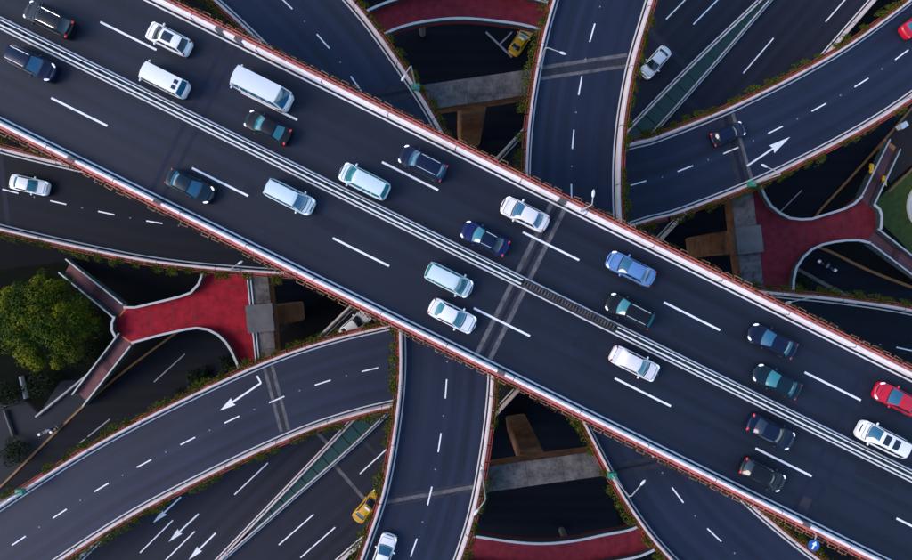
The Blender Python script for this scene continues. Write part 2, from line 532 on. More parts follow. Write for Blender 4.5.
def build_road(name, label, path, mat, par=(0.26, 0.58), parL=None, parR=None, par_mat='parapet', line_mat='white_line', line_w=0.15, slab=1.5, lines=True, par_h=1.0, cover=None):
    root = empty(name)
    tag(root, label, kind='structure')
    eL = parL or par; eR = parR or par
    for (m_, a_, b_) in (cover or ((mat, None, None),)):
        sweep('road_surface', path, [(-1, -eR[0] - 0.02, 0), (1, eL[0] + 0.02, 0)], m_, root, closed=False, d0=a_, d1=b_)
    sweep('deck_slab', path, [(1, eL[1] + 0.03, -0.01), (1, eL[1] + 0.03, -0.45), (1, -1.6, -slab), (-1, 1.6, -slab), (-1, -eR[1] - 0.03, -0.45), (-1, -eR[1] - 0.03, -0.01)], 'concrete', root)
    for sg, e in ((1, eL), (-1, eR)):
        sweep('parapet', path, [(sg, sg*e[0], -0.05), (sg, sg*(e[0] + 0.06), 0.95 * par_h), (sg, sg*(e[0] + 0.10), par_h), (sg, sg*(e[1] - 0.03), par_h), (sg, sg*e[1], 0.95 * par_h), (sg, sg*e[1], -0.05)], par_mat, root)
        jm = MB(); jm.box(-0.025, 0.025, e[0] - 0.004, e[1] + 0.004, 0.05, par_h + 0.004); jme = jm.mesh('parapet_joint', 'joint_faint')
        dd = 3.0
        while dd < path.len:
            c, t, n, h = path.at(dd); q = c + n * sg * h
            if visible(q, 10): inst('parapet_joint', jme, root, q, math.atan2(t.y, t.x) + (0 if sg > 0 else math.pi))
            dd += 7.0 + rng.uniform(-0.2, 0.2)
        if lines:
            sweep('edge_line', path, [(sg, -line_w/2, 0.005), (sg, line_w/2, 0.005)], line_mat, root, closed=False)
    return root

def arrow_sheet(name, tail, tip, z, mat, parent, shaft=0.18, head_w=0.9, head_l=2.4, hook=None):
    a = P(*tail, z); b = P(*tip, z); d = (b - a).normalized(); n = Vector((-d.y, d.x, 0)); L = (b - a).length
    loc = [(0, -shaft/2), (L - head_l, -shaft/2), (L - head_l - 0.15, -head_w/2), (L, 0), (L - head_l - 0.15, head_w/2), (L - head_l, shaft/2), (0, shaft/2)]
    vs = [a + d * u + n * v + Vector((0, 0, 0.010)) for u, v in loc]
    fs = [(0, 1, 5, 6), (2, 3, 4), ]
    fs = [(0, 1, 5, 6), (1, 2, 3), (1, 3, 5), (3, 4, 5)]
    if hook:
        k = len(vs); h = P(*hook, z); dd = (h - a).normalized(); nn = Vector((-dd.y, dd.x, 0)); up = Vector((0, 0, 0.0125))
        vs += [a + nn * shaft/2 + up, a - nn * shaft/2 + up, h - nn * shaft/2 + up, h + nn * shaft/2 + up]; fs.append((k, k+1, k+2, k+3))
    o = mesh_obj(name, vs, fs, mat, parent)
    bm = bmesh.new(); bm.from_mesh(o.data)
    for f in bm.faces:
        if f.normal.z < 0: f.normal_flip()
    bm.to_mesh(o.data); bm.free()
    return o

# ================================================================== GROUND
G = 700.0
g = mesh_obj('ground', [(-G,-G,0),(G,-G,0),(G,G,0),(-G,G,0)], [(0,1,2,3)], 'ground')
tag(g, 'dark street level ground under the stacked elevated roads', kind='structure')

def sheet(name, poly, z, mat, label, kind='structure'):
    vs = [P(x, y, 0) + Vector((0, 0, z)) for x, y in poly]
    uv = [(v.x, v.y) for v in vs]
    o = mesh_obj(name, vs, [tuple(range(len(vs)))], mat, uvs=uv)
    if o.data.polygons[0].normal.z < 0: o.data.flip_normals()
    return tag(o, label, kind=kind)

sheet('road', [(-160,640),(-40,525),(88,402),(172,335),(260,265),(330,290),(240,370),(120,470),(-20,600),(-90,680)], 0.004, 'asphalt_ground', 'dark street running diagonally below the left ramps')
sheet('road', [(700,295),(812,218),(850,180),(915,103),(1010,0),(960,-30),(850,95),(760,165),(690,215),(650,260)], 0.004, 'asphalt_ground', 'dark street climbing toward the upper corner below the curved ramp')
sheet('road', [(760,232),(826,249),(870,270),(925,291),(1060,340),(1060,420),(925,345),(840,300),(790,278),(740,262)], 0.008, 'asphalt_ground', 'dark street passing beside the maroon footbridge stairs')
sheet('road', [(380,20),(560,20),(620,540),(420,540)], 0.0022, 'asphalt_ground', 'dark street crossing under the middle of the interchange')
sheet('pavement', [(-200,560),(-40,523),(80,409),(96,382),(60,380),(38,414),(20,395),(-60,420)], 0.006, 'paving', 'grey paved forecourt beside the round tree')
sheet('pavement', [(873,150),(915,105),(1010,2),(1100,60),(930,150),(890,183)], 0.006, 'paving_brown', 'brown paved corner at the top of the footbridge stairs')
sheet('lawn', [(873,205),(895,182),(935,150),(1050,150),(1050,330),(925,287),(905,246),(880,222)], 0.012, 'lawn', 'dark green lawn beside the maroon footbridge')
sheet('lawn', [(-80,280),(60,262),(118,300),(112,345),(92,372),(60,382),(40,412),(20,393),(-80,420)], 0.010, 'bed', 'dark planted ground around the round tree')

def ribbon(name, pts, z0, z1, w, mat, label, cat=None, kind=None):
    pa = Path([(x, y, w / 2) for x, y in pts], 0, 0.8)
    o = sweep(name, pa, [(-1, 0, z0), (1, 0, z0), (1, 0, z1), (-1, 0, z1)], mat, None)
    tag(o, label, cat, kind=kind)
    return o
ribbon('kerb', [(-60,540),(-2,489),(42,446),(88,402),(130,367),(172,336),(215,305)], 0, 0.14, 0.30, 'kerb_orange', 'orange painted kerb beside the left street', kind='structure')
ribbon('kerb', [(780,250),(812,220),(822,208),(850,178),(880,145),(915,104),(960,52)], 0, 0.14, 0.30, 'kerb_orange', 'orange painted kerb along the upper street', kind='structure')
ribbon('kerb', [(800,243),(826,250),(870,271),(925,292),(985,312)], 0, 0.14, 0.38, 'kerb_orange', 'orange painted kerb below the maroon stairs', kind='structure')
ribbon('kerb', [(795,268),(830,287),(862,303),(925,335)], 0, 0.16, 0.5, 'concrete', 'grey concrete kerb of the street by the lower right ramp', kind='structure')
ribbon('kerb', [(888,192),(905,176),(930,152),(960,130)], 0, 0.15, 0.3, 'kerb_orange', 'short orange kerb along the lawn edge', kind='structure')
ribbon('low_wall', [(23,376),(28,398)], 0, 0.7, 0.25, 'parapet_low', 'short pale garden wall below the round tree', 'wall')
ribbon('low_wall', [(-10,412),(24,400)], 0, 0.5, 0.22, 'concrete', 'grey garden wall running to the picture edge below the tree', 'wall')
ribbon('low_wall', [(38,416),(75,386),(92,372)], 0, 0.6, 0.22, 'parapet_low', 'pale garden wall between forecourt and tree bed', 'wall')
ribbon('low_wall', [(6,410),(15,436)], 0, 0.5, 0.25, 'concrete', 'stub of grey wall on the paved forecourt', 'wall')
def ground_dash(a, b, label, w=0.16, z=0.013):
    p = P(*a, 0); q = P(*b, 0); d = (q - p).normalized(); n = Vector((-d.y, d.x, 0)) * w / 2; u = Vector((0, 0, z))
    o = mesh_obj('lane_marking', [p - n + u, q - n + u, q + n + u, p + n + u], [(0, 1, 2, 3)], 'grey_line')
    if o.data.polygons[0].normal.z < 0: o.data.flip_normals()
    tag(o, label, kind='structure')
ground_dash((154,382),(185,354), 'worn white lane mark on the left street below the red footbridge')
ground_dash((80,443),(110,419), 'worn white lane mark on the left street beside the wide ramp')
ground_dash((780,212),(802,190), 'worn white lane mark on the upper street by the maroon footbridge')
ground_dash((753,190),(783,165), 'worn white lane mark on the upper street under the curved ramp')
ground_dash((486,32),(512,57), 'grey line on the street beside the yellow taxi', 0.3)
ground_dash((500,44),(512,32), 'short grey line on the street under the upper footbridge', 0.22)
# round stone basin in the lawn
bc = P(934, 206, 0)
m = MB(); m.prism([(bc.x + 4.2*math.cos(a), bc.y + 4.2*math.sin(a)) for a in [i*math.pi/20 for i in range(40)]], 0, 0.35)
basin = empty('stone_basin', bc); tag(basin, 'round pale stone basin set in the lawn', 'basin')
m.v = [(x - bc.x, y - bc.y, z) for x, y, z in m.v]; m.build('rim', 'pale_stone', basin)
m = MB(); m.prism([(3.2*math.cos(i*math.pi/20), 3.2*math.sin(i*math.pi/20)) for i in range(40)], 0.30, 0.50); m.build('floor', 'pale_stone', basin)

# ================================================================== ELEVATED ROADS
mc = lambda x: (x, 22.6 + 0.4975 * x)
main_path = Path([(*mc(-520), 8.1), (*mc(1450), 8.1)], Z_MAIN, 1.0, straight=True)      # heading image right/down
main = build_road('elevated_highway', 'straight four lane elevated highway crossing the whole picture on top', main_path, 'asphalt_main', par=(0.28, 0.60), slab=1.9)
LANE_OFF = None
def main_off(px, py):
    d = main_path.near(px, py); c, t, n, h = main_path.at(d); return d, (P(px, py, Z_MAIN) - c).dot(n)
dU, oU = main_off(407, 174.5); dL, oL = main_off(83.5, 114)
dashes(main, main_path, oU, dU, 15.05, 6.0, 0.20)
dashes(main, main_path, oL, dL, 15.05, 6.0, 0.20)
dj = main_path.near(522, 280)
joint(main, main_path, dj - 0.95, ('joint', 'joint_faint', 'joint_dark', 'joint_faint', 'joint'), (0.42, 0.28, 0.32, 0.28, 0.42), (0.01, 0.01, 0.01, 0.01))
joint(main, main_path, main_path.near(188, 120) - 0.7, ('joint_old', 'joint_old'), (0.4, 0.4), (0.9,))
joint(main, main_path, main_path.near(838, 440) - 1.2, ('joint_old', 'joint_old'), (0.45, 0.5), (1.1,))
pp = P(804, 502, Z_MAIN); inst('repair_patch', dash_mesh(1.25, 1.1, 'patch'), main, (pp.x, pp.y, Z_MAIN + 0.004), R(-26.5))
for px, py, a_, b_ in ((90,70,5.2,1.0),(330,225,3.4,1.2),(585,345,2.2,1.1),(700,345,6.0,0.9),(250,190,1.3,1.0),(875,478,4.0,1.0)):
    pp = P(px, py, Z_MAIN); inst('repair_patch', dash_mesh(a_, b_, 'patch_faint'), main, (pp.x, pp.y, Z_MAIN + 0.003), R(-26.5))
# median: two painted lines, guard fence and a movable gate section
g0, g1 = main_path.near(525, 284), main_path.near(612, 327)
for sg in (1, -1):
    sweep('median_line', main_path, [(0, sg*0.50 - 0.07, 0.005), (0, sg*0.50 + 0.07, 0.005)], 'white_line', main, closed=False)
def fence(a, b, label):
    root = empty('median_fence', (0, 0, 0)); tag(root, label, 'fence', None)
    for y in (0.21, -0.21):
        w = 0.05 if y > 0 else 0.075
        sweep('rail', main_path, [(0, y - w, 0.55), (0, y + w, 0.55), (0, y + w, 0.70), (0, y - w, 0.70)], 'guard_white', root, d0=a, d1=b)
    sweep('base', main_path, [(0, -0.16, -0.01), (0, 0.16, -0.01), (0, 0.13, 0.30), (0, -0.13, 0.30)], 'dark_green', root, d0=a, d1=b)
    mm = MB(); mm.box(-0.04, 0.04, -0.20, 0.20, 0.0, 0.56); me = mm.mesh('post', 'black_steel')
    d = a + 0.4
    while d < b:
        c, t, n, h = main_path.at(d)
        if visible(c, 20): inst('post', me, root, c, math.atan2(t.y, t.x))
        d += 2.0
fence(0, g0, 'white double rail median fence from the upper left corner to the joint')
fence(g1, main_path.len, 'white double rail median fence running to the lower right edge')
gate = empty('barrier_gate', main_path.at(g0)[0]); tag(gate, 'black ladder like movable barrier section in the highway median', 'barrier')
gate.location = (0, 0, 0)
for y in (0.28, -0.28):
    sweep('rail', main_path, [(0, y - 0.05, 0.62), (0, y + 0.05, 0.62), (0, y + 0.05, 0.74), (0, y - 0.05, 0.74)], 'black_steel', gate, d0=g0 + 0.1, d1=g1 - 0.1)
sweep('base', main_path, [(0, -0.30, -0.01), (0, 0.30, -0.01), (0, 0.28, 0.12), (0, -0.28, 0.12)], 'black_steel', gate, d0=g0 + 0.1, d1=g1 - 0.1)
mm = MB(); mm.box(-0.05, 0.05, -0.26, 0.26, 0.63, 0.72); RUNG = mm.mesh('rung', 'concrete_top')
mm = MB(); mm.box(-0.05, 0.05, -0.26, 0.26, 0.1, 0.64); GPOST = mm.mesh('post', 'black_steel')
d = g0 + 0.3; i = 0
while d < g1 - 0.2:
    c, t, n, h = main_path.at(d); a = math.atan2(t.y, t.x)
    inst('rung', RUNG, gate, c, a)
    if i % 6 == 0: inst('post', GPOST, gate, c, a)
    d += 0.30; i += 1

# ramps (pixel traces of the centre line, half width to the edge line in metres)
hA = 4.55
A_path = Path([(655,-150,hA),(622,-60,hA),(602,0,hA+.05),(584,66,hA),(573,140,hA),(572,213,hA),(579,280,hA),(597,345,hA),(626,406,hA),(667,480,hA+.05),(710,531,hA+.15),(784,593,hA+.2),(870,650,hA+.2)], Z_A)
Ap_path = Path([(345,720,hA),(385,625,hA),(409.5,560,hA),(430,495,hA),(444,410,hA),(447,345,hA),(441,275,hA),(425,208,hA),(395,144,hA),(350.5,76,hA),(311,28,hA+.1),(246.5,-33.5,hA+.15),(190,-75,hA+.2),(100,-130,hA+.2)], Z_A)
hB = 4.22
B_path = Path([(-190,135,hB),(-60,172,hB),(8,190.6,hB),(83,208,hB),(156.5,222.5,hB),(233,231,hB),(330,236,hB),(430,232,hB),(530,214,hB),(590,198,hB),(640,182.5,hB),(671,174,hB),(757.6,138.5,hB),(856,86,hB),(933,31,hB),(985,-12,hB),(1080,-95,hB)], Z_B)
Bp_path = Path([(-150,664,hB),(-50,588,hB),(20,540,hB),(109,483,hB),(201,434.5,hB),(283,397,hB),(343,376.6,hB),(400,363,hB),(460,349,hB),(560,331,hB),(680,325,hB),(789,333.5,hB),(848,340,hB),(904,349,hB),(980,368,hB),(1090,400,hB)], Z_B)
F1_path = Path([(-10,720,6.2),(86,624,6.2),(182,528,6.0),(315,400,5.1),(475,237.5,4.55),(634,69,4.7),(729,-28,5.2),(811,-106,5.2),(900,-195,5.2)], Z_F)
F2_path = Path([(80,740,4.7),(175,652,4.7),(249.6,586,4.7),(312.7,531.4,4.74),(412.6,442,4.74),(546.5,300,4.74),(690,148.5,4.74),(799.4,24,4.7),(877,-64,4.7),(970,-170,4.7)], Z_F)

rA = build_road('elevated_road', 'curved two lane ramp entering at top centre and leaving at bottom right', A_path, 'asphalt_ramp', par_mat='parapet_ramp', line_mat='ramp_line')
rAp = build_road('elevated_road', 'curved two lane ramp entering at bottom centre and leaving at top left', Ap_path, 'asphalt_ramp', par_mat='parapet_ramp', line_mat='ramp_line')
rB = build_road('elevated_road', 'curved two lane ramp from upper left edge to the upper right corner', B_path, 'asphalt_ramp', par_mat='parapet_ramp', line_mat='ramp_line', cover=(('asphalt_dark', 0, B_path.near(430, 232)), ('asphalt_ramp', B_path.near(430, 232), B_path.len)))
rBp = build_road('elevated_road', 'curved two lane ramp from the lower left corner to the right edge', Bp_path, 'asphalt_ramp', par_mat='parapet_ramp', line_mat='ramp_line', cover=(('asphalt_ramp', 0, Bp_path.near(560, 331)), ('asphalt_dark', Bp_path.near(560, 331), Bp_path.len)))
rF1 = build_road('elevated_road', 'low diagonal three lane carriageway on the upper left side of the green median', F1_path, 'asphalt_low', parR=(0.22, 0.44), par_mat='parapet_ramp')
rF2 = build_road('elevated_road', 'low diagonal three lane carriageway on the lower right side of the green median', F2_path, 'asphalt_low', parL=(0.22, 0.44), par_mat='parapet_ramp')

dashes(rA, A_path, 0, A_path.near(593.5, 30), 5.95, 2.1, 0.15, True)
dashes(rAp, Ap_path, 0, Ap_path.near(437.5, 440), 5.95, 2.1, 0.15, True)
dashes(rB, B_path, 0, B_path.near(820.5, 106), 5.95, 2.0, 0.15, True)
dashes(rBp, Bp_path, 0, Bp_path.near(144, 460), 5.95, 2.0, 0.15, True)
mid = lambda p, q: ((p[0]+q[0])/2, (p[1]+q[1])/2)
def fdash(root, path, px, py, L=6.0):
    d = path.near(px, py); c, t, n, h = path.at(d); off = (P(px, py, Z_F) - c).dot(n)
    q = c + n * off
    inst('lane_dash', dash_mesh(L, 0.16, 'white_dash'), root, (q.x, q.y, Z_F + 0.009), math.atan2(t.y, t.x))
for p in ((155,538),(177,549),(250.5,479.5),(707,10.5),(681.5,3.5)): fdash(rF1, F1_path, *p)
for p in ((297,529),(315,545),(377,458),(758,56),(843,2)): fdash(rF2, F2_path, *p)
for tail, tip in (((181,497),(153,523)), ((198.6,514),(168.6,542)), ((215.7,533),(188.6,560))):
    arrow_sheet('lane_arrow', tail, tip, Z_F, 'white_dash', rF1, 0.2, 0.85, 1.9)
arrow_sheet('lane_arrow', (747,166), (790,137), Z_B, 'white_dash', rB, 0.22, 1.1, 2.5)
arrow_sheet('lane_arrow', (261,383), (220,410.5), Z_B, 'white_dash', rBp, 0.22, 1.0, 1.8, hook=(257,376))

def skew_joint(root, p, q, z, mats, widths, gap=0.02):
    a = P(*p, z); b = P(*q, z); d = (b - a).normalized(); n = Vector((-d.y, d.x, 0)); x = -sum(widths) / 2 - gap * (len(widths) - 1) / 2
    u = Vector((0, 0, 0.0045))
    for mt, w in zip(mats, widths):
        o = mesh_obj('expansion_joint', [a + n*x + u, b + n*x + u, b + n*(x+w) + u, a + n*(x+w) + u], [(0,1,2,3)], mt, root)
        if o.data.polygons[0].normal.z < 0: o.data.flip_normals()
        x += w + gap
skew_joint(rA, (541,73), (628,60), Z_A, ('joint', 'joint_faint', 'joint_faint', 'joint'), (0.35, 0.35, 0.4, 0.4))
skew_joint(rA, (606,472), (685,456), Z_A, ('joint_faint', 'joint_dark', 'joint_faint'), (0.5, 0.3, 0.5))
skew_joint(rAp, (387,502), (473,487), Z_A, ('joint_faint', 'joint', 'joint_faint'), (0.35, 0.4, 0.35))
skew_joint(rAp, (330,105), (413,90), Z_A, ('joint_faint', 'joint_dark', 'joint_faint'), (0.6, 0.4, 0.6))
skew_joint(rB, (726,115), (746,184), Z_B, ('joint_faint', 'joint_dark', 'joint_faint', 'joint'), (0.6, 0.5, 0.5, 0.4))
skew_joint(rB, (0,152), (8,226), Z_B, ('joint_dark',), (0.6,))
skew_joint(rBp, (268,366), (285,431), Z_B, ('joint', 'joint_faint', 'joint'), (0.4, 0.5, 0.4))
joint(rF1, F1_path, F1_path.near(655, 46), ('joint_faint',), (0.9,))
joint(rF1, F1_path, F1_path.near(300, 415), ('joint',), (0.45,))
joint(rF2, F2_path, F2_path.near(712, 123), ('joint_faint',), (0.9,))
joint(rF2, F2_path, F2_path.near(352, 490), ('joint',), (0.45,))
joint(rF2, F2_path, F2_path.near(386, 465), ('joint_faint',), (0.45,))

# green median cover between the two low carriageways
cover = empty('median_cover'); tag(cover, 'row of dark green panels covering the gap between the low carriageways', 'panel cover')
d = 0.0
beam_n = 0
while d < F2_path.len:
    cs = []
    for dd in (d + 0.06, d + 1.86):
        c, t, n, h = F2_path.at(min(dd, F2_path.len)); a = c + n * (h + 0.30)
        # matching point on the other carriageway's inner parapet
        d1 = F1_path.s[np.argmin((F1_path.p[:, 0] - a.x) ** 2 + (F1_path.p[:, 1] - a.y) ** 2)]
        c1, t1, n1, h1 = F1_path.at(d1); b = c1 - n1 * (h1 + 0.30)
        w = (b - a).dot(n); cs.append((a, a + n * w, w))
    d += 1.92
    if min(cs[0][2], cs[1][2]) < 0.5 or not visible(cs[0][0], 20): continue
    (a0, b0, _), (a1, b1, _) = cs
    z0, z1 = Z_F + 0.40, Z_F + 0.46
    vs = [(p.x, p.y, z) for z in (z0, z1) for p in (a0, a1, b1, b0)]
    mesh_obj('panel', vs, [(0,3,2,1),(4,5,6,7),(0,1,5,4),(1,2,6,5),(2,3,7,6),(3,0,4,7)], 'green_panel', cover)
    mm = MB(); mm.bar((a0.x, a0.y, z0 - 0.1), (b0.x, b0.y, z0 - 0.1), 0.12, 6)
    mm.build('crossbar', 'concrete' if beam_n % 4 == 0 else 'black_steel', cover); beam_n += 1

# ------------------------------------------------------------------ planters on the parapets
planters(main_path, 1, 'red planter trough on the upper right parapet of the straight highway', 'planters on the upper highway parapet', True)
planters(main_path, -1, 'red planter trough on the lower left parapet of the straight highway', 'planters on the lower highway parapet', True)
def under(path, pad):
    def f(q):
        k = (CAM_Z - path.z) / (CAM_Z - q.z)
        x, y = q.x * k, q.y * k
        dd = (path.p[:, 0] - x) ** 2 + (path.p[:, 1] - y) ** 2
        i = int(np.argmin(dd)); return math.sqrt(dd[i]) < path.p[i, 2] + pad
    return f
uM, uA, uAp = under(main_path, -0.6), under(A_path, -0.6), under(Ap_path, -0.6)
planters(A_path, -1, 'leafy green flower box on the left parapet of the top centre ramp', 'planters on one side of the top centre ramp', skip=(uM,))
planters(A_path, 1, 'leafy green flower box on the right parapet of the top centre ramp', 'planters on the other side of the top centre ramp', skip=(uM,))
planters(Ap_path, 1, 'leafy green flower box on the left parapet of the bottom centre ramp', 'planters on one side of the bottom centre ramp', skip=(uM,))
planters(Ap_path, -1, 'leafy green flower box on the right parapet of the bottom centre ramp', 'planters on the other side of the bottom centre ramp', skip=(uM,))
planters(B_path, 1, 'leafy green flower box on the upper parapet of the upper left to upper right ramp', 'planters on the upper side of the upper ramp', skip=(uM, uA, uAp))
planters(B_path, -1, 'leafy green flower box on the lower parapet of the upper left to upper right ramp', 'planters on the lower side of the upper ramp', skip=(uM, uA, uAp))
planters(Bp_path, 1, 'leafy green flower box on the upper parapet of the lower left to right ramp', 'planters on the upper side of the lower ramp', skip=(uM, uA, uAp))
planters(Bp_path, -1, 'leafy green flower box on the lower parapet of the lower left to right ramp', 'planters on the lower side of the lower ramp', skip=(uM, uA, uAp))

# ================================================================== PIERS
def pier(label, a, b, ztop, width, depth, colpx, cw, cd, block=None, pipes=False):
    A = P(*a, ztop); B = P(*b, ztop); d = (B - A).normalized(); ang = math.atan2(d.y, d.x)
    c0 = P(*colpx, ztop); base = Vector((c0.x, c0.y, 0))
    root = empty('bridge_pier', base, ang); tag(root, label, 'pier')
    x0 = (A - c0).dot(d); x1 = (B - c0).dot(d)
    y0 = (A - c0).dot(Vector((-d.y, d.x, 0)))
    w = width / 2
    mm = MB()
    mm.add([(x0, y0-w, ztop-depth*.7), (x0, y0+w, ztop-depth*.7), (x1, y0+w, ztop-depth*.7), (x1, y0-w, ztop-depth*.7),
            (-cw, y0-w, ztop-depth), (-cw, y0+w, ztop-depth), (cw, y0+w, ztop-depth), (cw, y0-w, ztop-depth),
            (x0, y0-w, ztop-0.06), (x0, y0+w, ztop-0.06), (x1, y0+w, ztop-0.06), (x1, y0-w, ztop-0.06)],
           [(0,4,5,1),(4,7,6,5),(7,3,2,6),(8,9,11,10)] if False else
           [(0,1,5,4),(4,5,6,7),(7,6,2,3),(8,11,10,9),(0,8,9,1),(3,2,10,11),(0,4,7,3,11,8),(1,9,10,2,6,5)])
    o = mm.build('pier_cap', 'concrete_brown', root)
    bm = bmesh.new(); bm.from_mesh(o.data); bmesh.ops.recalc_face_normals(bm, faces=bm.faces); bm.to_mesh(o.data); bm.free()
    boxobj('cap_top', 'concrete_top', root, x0, x1, y0-w-0.04, y0+w+0.04, ztop-0.07, ztop)
    mm = MB()
    k = 0.25
    mm.prism([(-cw/2+k, -cd/2), (cw/2-k, -cd/2), (cw/2, -cd/2+k), (cw/2, cd/2-k), (cw/2-k, cd/2), (-cw/2+k, cd/2), (-cw/2, cd/2-k), (-cw/2, -cd/2+k)], 0, ztop - depth + 0.3)
    mm.build('column', 'concrete_brown', root)
    xx = x0 + 1.5
    while xx < x1 - 1.0:
        boxobj('cap_seam', 'formwork', root, xx, xx + 0.06, y0-w-0.046, y0+w+0.046, ztop-0.5, ztop+0.006); xx += 4.1
    if block:
        boxobj('bearing_block', 'concrete', root, -block[0]/2, block[0]/2, y0-block[1]/2, y0+block[1]/2, ztop-0.3, ztop+block[2])
    if pipes:
        for dy in (0.75, 1.15):
            mm = MB(); mm.bar((x0+2, y0+dy*pipes, ztop+0.09), (x1-2, y0+dy*pipes, ztop+0.09), 0.10, 8); mm.build('drain_pipe', 'rail_white', root)
    return root
ZA_T, ZB_T = Z_A - 1.52, Z_B - 1.52
pier('wide concrete pier between the two ramps at the top centre', (345,109), (618,69), ZA_T, 2.75, 2.4, (473,90), 3.2, 2.4, None, 0)
pier('wide concrete pier between the two ramps at the bottom centre', (405,491), (690,451), ZA_T, 2.75, 2.4, (537,472), 3.0, 2.4)
pier('concrete pier with pale block beside the red footbridge', (253,238), (271,412), ZB_T, 2.6, 2.2, (261,318), 2.8, 2.4, (3.4, 3.3, 0.5), -1)
pier('concrete pier with grey block beside the maroon footbridge', (737,150), (758,330), ZB_T, 2.6, 2.2, (747,240), 3.1, 2.4, (3.3, 3.2, 0.5))
# plain piers further out that carry the decks
def column(px, py, z, w, label):
    q = P(px, py, z); root = empty('bridge_column', (q.x, q.y, 0)); tag(root, label, 'column', 'plain columns outside the middle')
    m1 = MB(); m1.prism([(w/2*math.cos(i*math.pi/8), w/2*math.sin(i*math.pi/8)) for i in range(16)], 0, z - 2.4); m1.build('shaft', 'concrete', root)
    m1 = MB(); m1.box(-w*0.9, w*0.9, -w*0.9, w*0.9, z - 2.5, z); m1.build('capital', 'concrete', root)

# ================================================================== FOOTBRIDGE
def wall_along(root, pts, z, h=1.15, panel=1.6, closed=False):
    """footbridge balustrade: posts, glazed panels, handrail"""
    q = [P(x, y, z) for x, y in pts]
    # resample
    seg = [(q[i+1] - q[i]).length for i in range(len(q)-1)]; L = sum(seg); n = max(1, round(L / panel))
    cum = np.concatenate([[0], np.cumsum(seg)])
    X = [np.interp(np.linspace(0, L, n + 1), cum, [v[k] for v in q]) for k in range(3)]
    pts3 = [Vector((X[0][i], X[1][i], X[2][i])) for i in range(n + 1)]
    def thick(a, b, w, z0, z1, name, mat):
        d = (b - a); d.z = 0; d.normalize(); nn = Vector((-d.y, d.x, 0)) * w / 2
        vs = [a - nn, b - nn, b + nn, a + nn]
        v = [(p.x, p.y, p.z + z0) for p in vs] + [(p.x, p.y, p.z + z1) for p in vs]
        mesh_obj(name, v, [(0,3,2,1),(4,5,6,7),(0,1,5,4),(1,2,6,5),(2,3,7,6),(3,0,4,7)], mat, root)
    for i in range(n):
        a, b = pts3[i], pts3[i+1]
        thick(a, b, 0.10, 0.0, h - 0.12, 'balustrade_panel', 'rail_panel')
        thick(a, b, 0.30, h - 0.12, h, 'handrail', 'rail_white')

def deck_poly(root, name, pts, z, mat, t=0.5):
    m1 = MB(); m1.prism([(P(x, y, z).x, P(x, y, z).y) for x, y in pts], z - t, z); return m1.build(name, mat, root)

def stairs(root, top, bot, ztop, zbot, width, name, landings=(0.42,), mat='stair_pink'):
    a = P(*top, ztop); b = P(*bot, zbot); d = Vector((b.x - a.x, b.y - a.y, 0)); L = d.length; d.normalize(); n = Vector((-d.y, d.x, 0))
    steps = max(6, round((ztop - zbot) / 0.17)); rise = (ztop - zbot) / steps
    lt = 1.3 * len(landings); tread = (L - lt) / steps
    x = 0.0; z = ztop; li = [int(f * steps) for f in landings]
    m1 = MB(); m2 = MB()
    for i in range(steps):
        z -= rise
        w = tread
        mm = m1
        vs = [a + d * x - n * width/2, a + d * (x + w) - n * width/2, a + d * (x + w) + n * width/2, a + d * x + n * width/2]
        mm.prism([(v.x, v.y) for v in vs], z - 0.30, z)
        x += w
        if i in li:
            vs = [a + d * x - n * width/2, a + d * (x + 1.3) - n * width/2, a + d * (x + 1.3) + n * width/2, a + d * x + n * width/2]
            m2.prism([(v.x, v.y) for v in vs], z - 0.32, z - 0.002); x += 1.3
    m1.build('stair_flight', mat, root)
    if m2.v: m2.build('landing', 'stair_dark', root)
    # string walls with handrails, sloping
    for s in (1, -1):
        e = n * (width/2 + 0.06) * s; w = n * 0.13 * s
        lo = [a + e, a + e + w, Vector((b.x, b.y, zbot)) + e + w, Vector((b.x, b.y, zbot)) + e]
        v = [(p.x, p.y, p.z - 0.35 if i < 2 else p.z) for i, p in enumerate(lo)] + [(p.x, p.y, p.z + 1.0) for p in lo]
        mesh_obj('string_wall', v, [(0,3,2,1),(4,5,6,7),(0,1,5,4),(1,2,6,5),(2,3,7,6),(3,0,4,7)], 'rail_panel', root)
        m3 = MB(); m3.bar(a + e + w/2 + Vector((0,0,1.05)), Vector((b.x, b.y, zbot + 1.05)) + e + w/2, 0.11, 6); m3.build('handrail', 'rail_white', root)

fb = empty('footbridge'); tag(fb, 'bright red floored footbridge junction beside the round tree', 'footbridge')
left_poly = [(207,262),(206,274),(194,293),(170,300),(136,308),(126,307),(119,314),(117,320),(118,330),(121,337),(130,342),(137,341.5),(165,334),(197,327),(207,327.5),(217,331),(225,337),(231,344),(237,355),(243,371),(250,392),(268,392),(258,318),(250,262)]
deck_poly(fb, 'deck', left_poly, Z_FOOT, 'red_floor')
wall_along(fb, [(207,262),(206,274),(202,284),(194,293),(182,297),(136,308),(128,307)], Z_FOOT)
wall_along(fb, [(119,316),(116.5,320),(116.5,330),(120,336)], Z_FOOT, panel=1.0)
wall_along(fb, [(136,342),(165,334),(197,327),(207,327.5),(217,331),(225,337),(231,344),(237,355),(243,371),(250,392)], Z_FOOT)
stairs(fb, (123,311), (67,266), Z_FOOT, 0.0, 2.0, 'a')
stairs(fb, (129,339), (82,399), Z_FOOT, 0.0, 2.1, 'b')
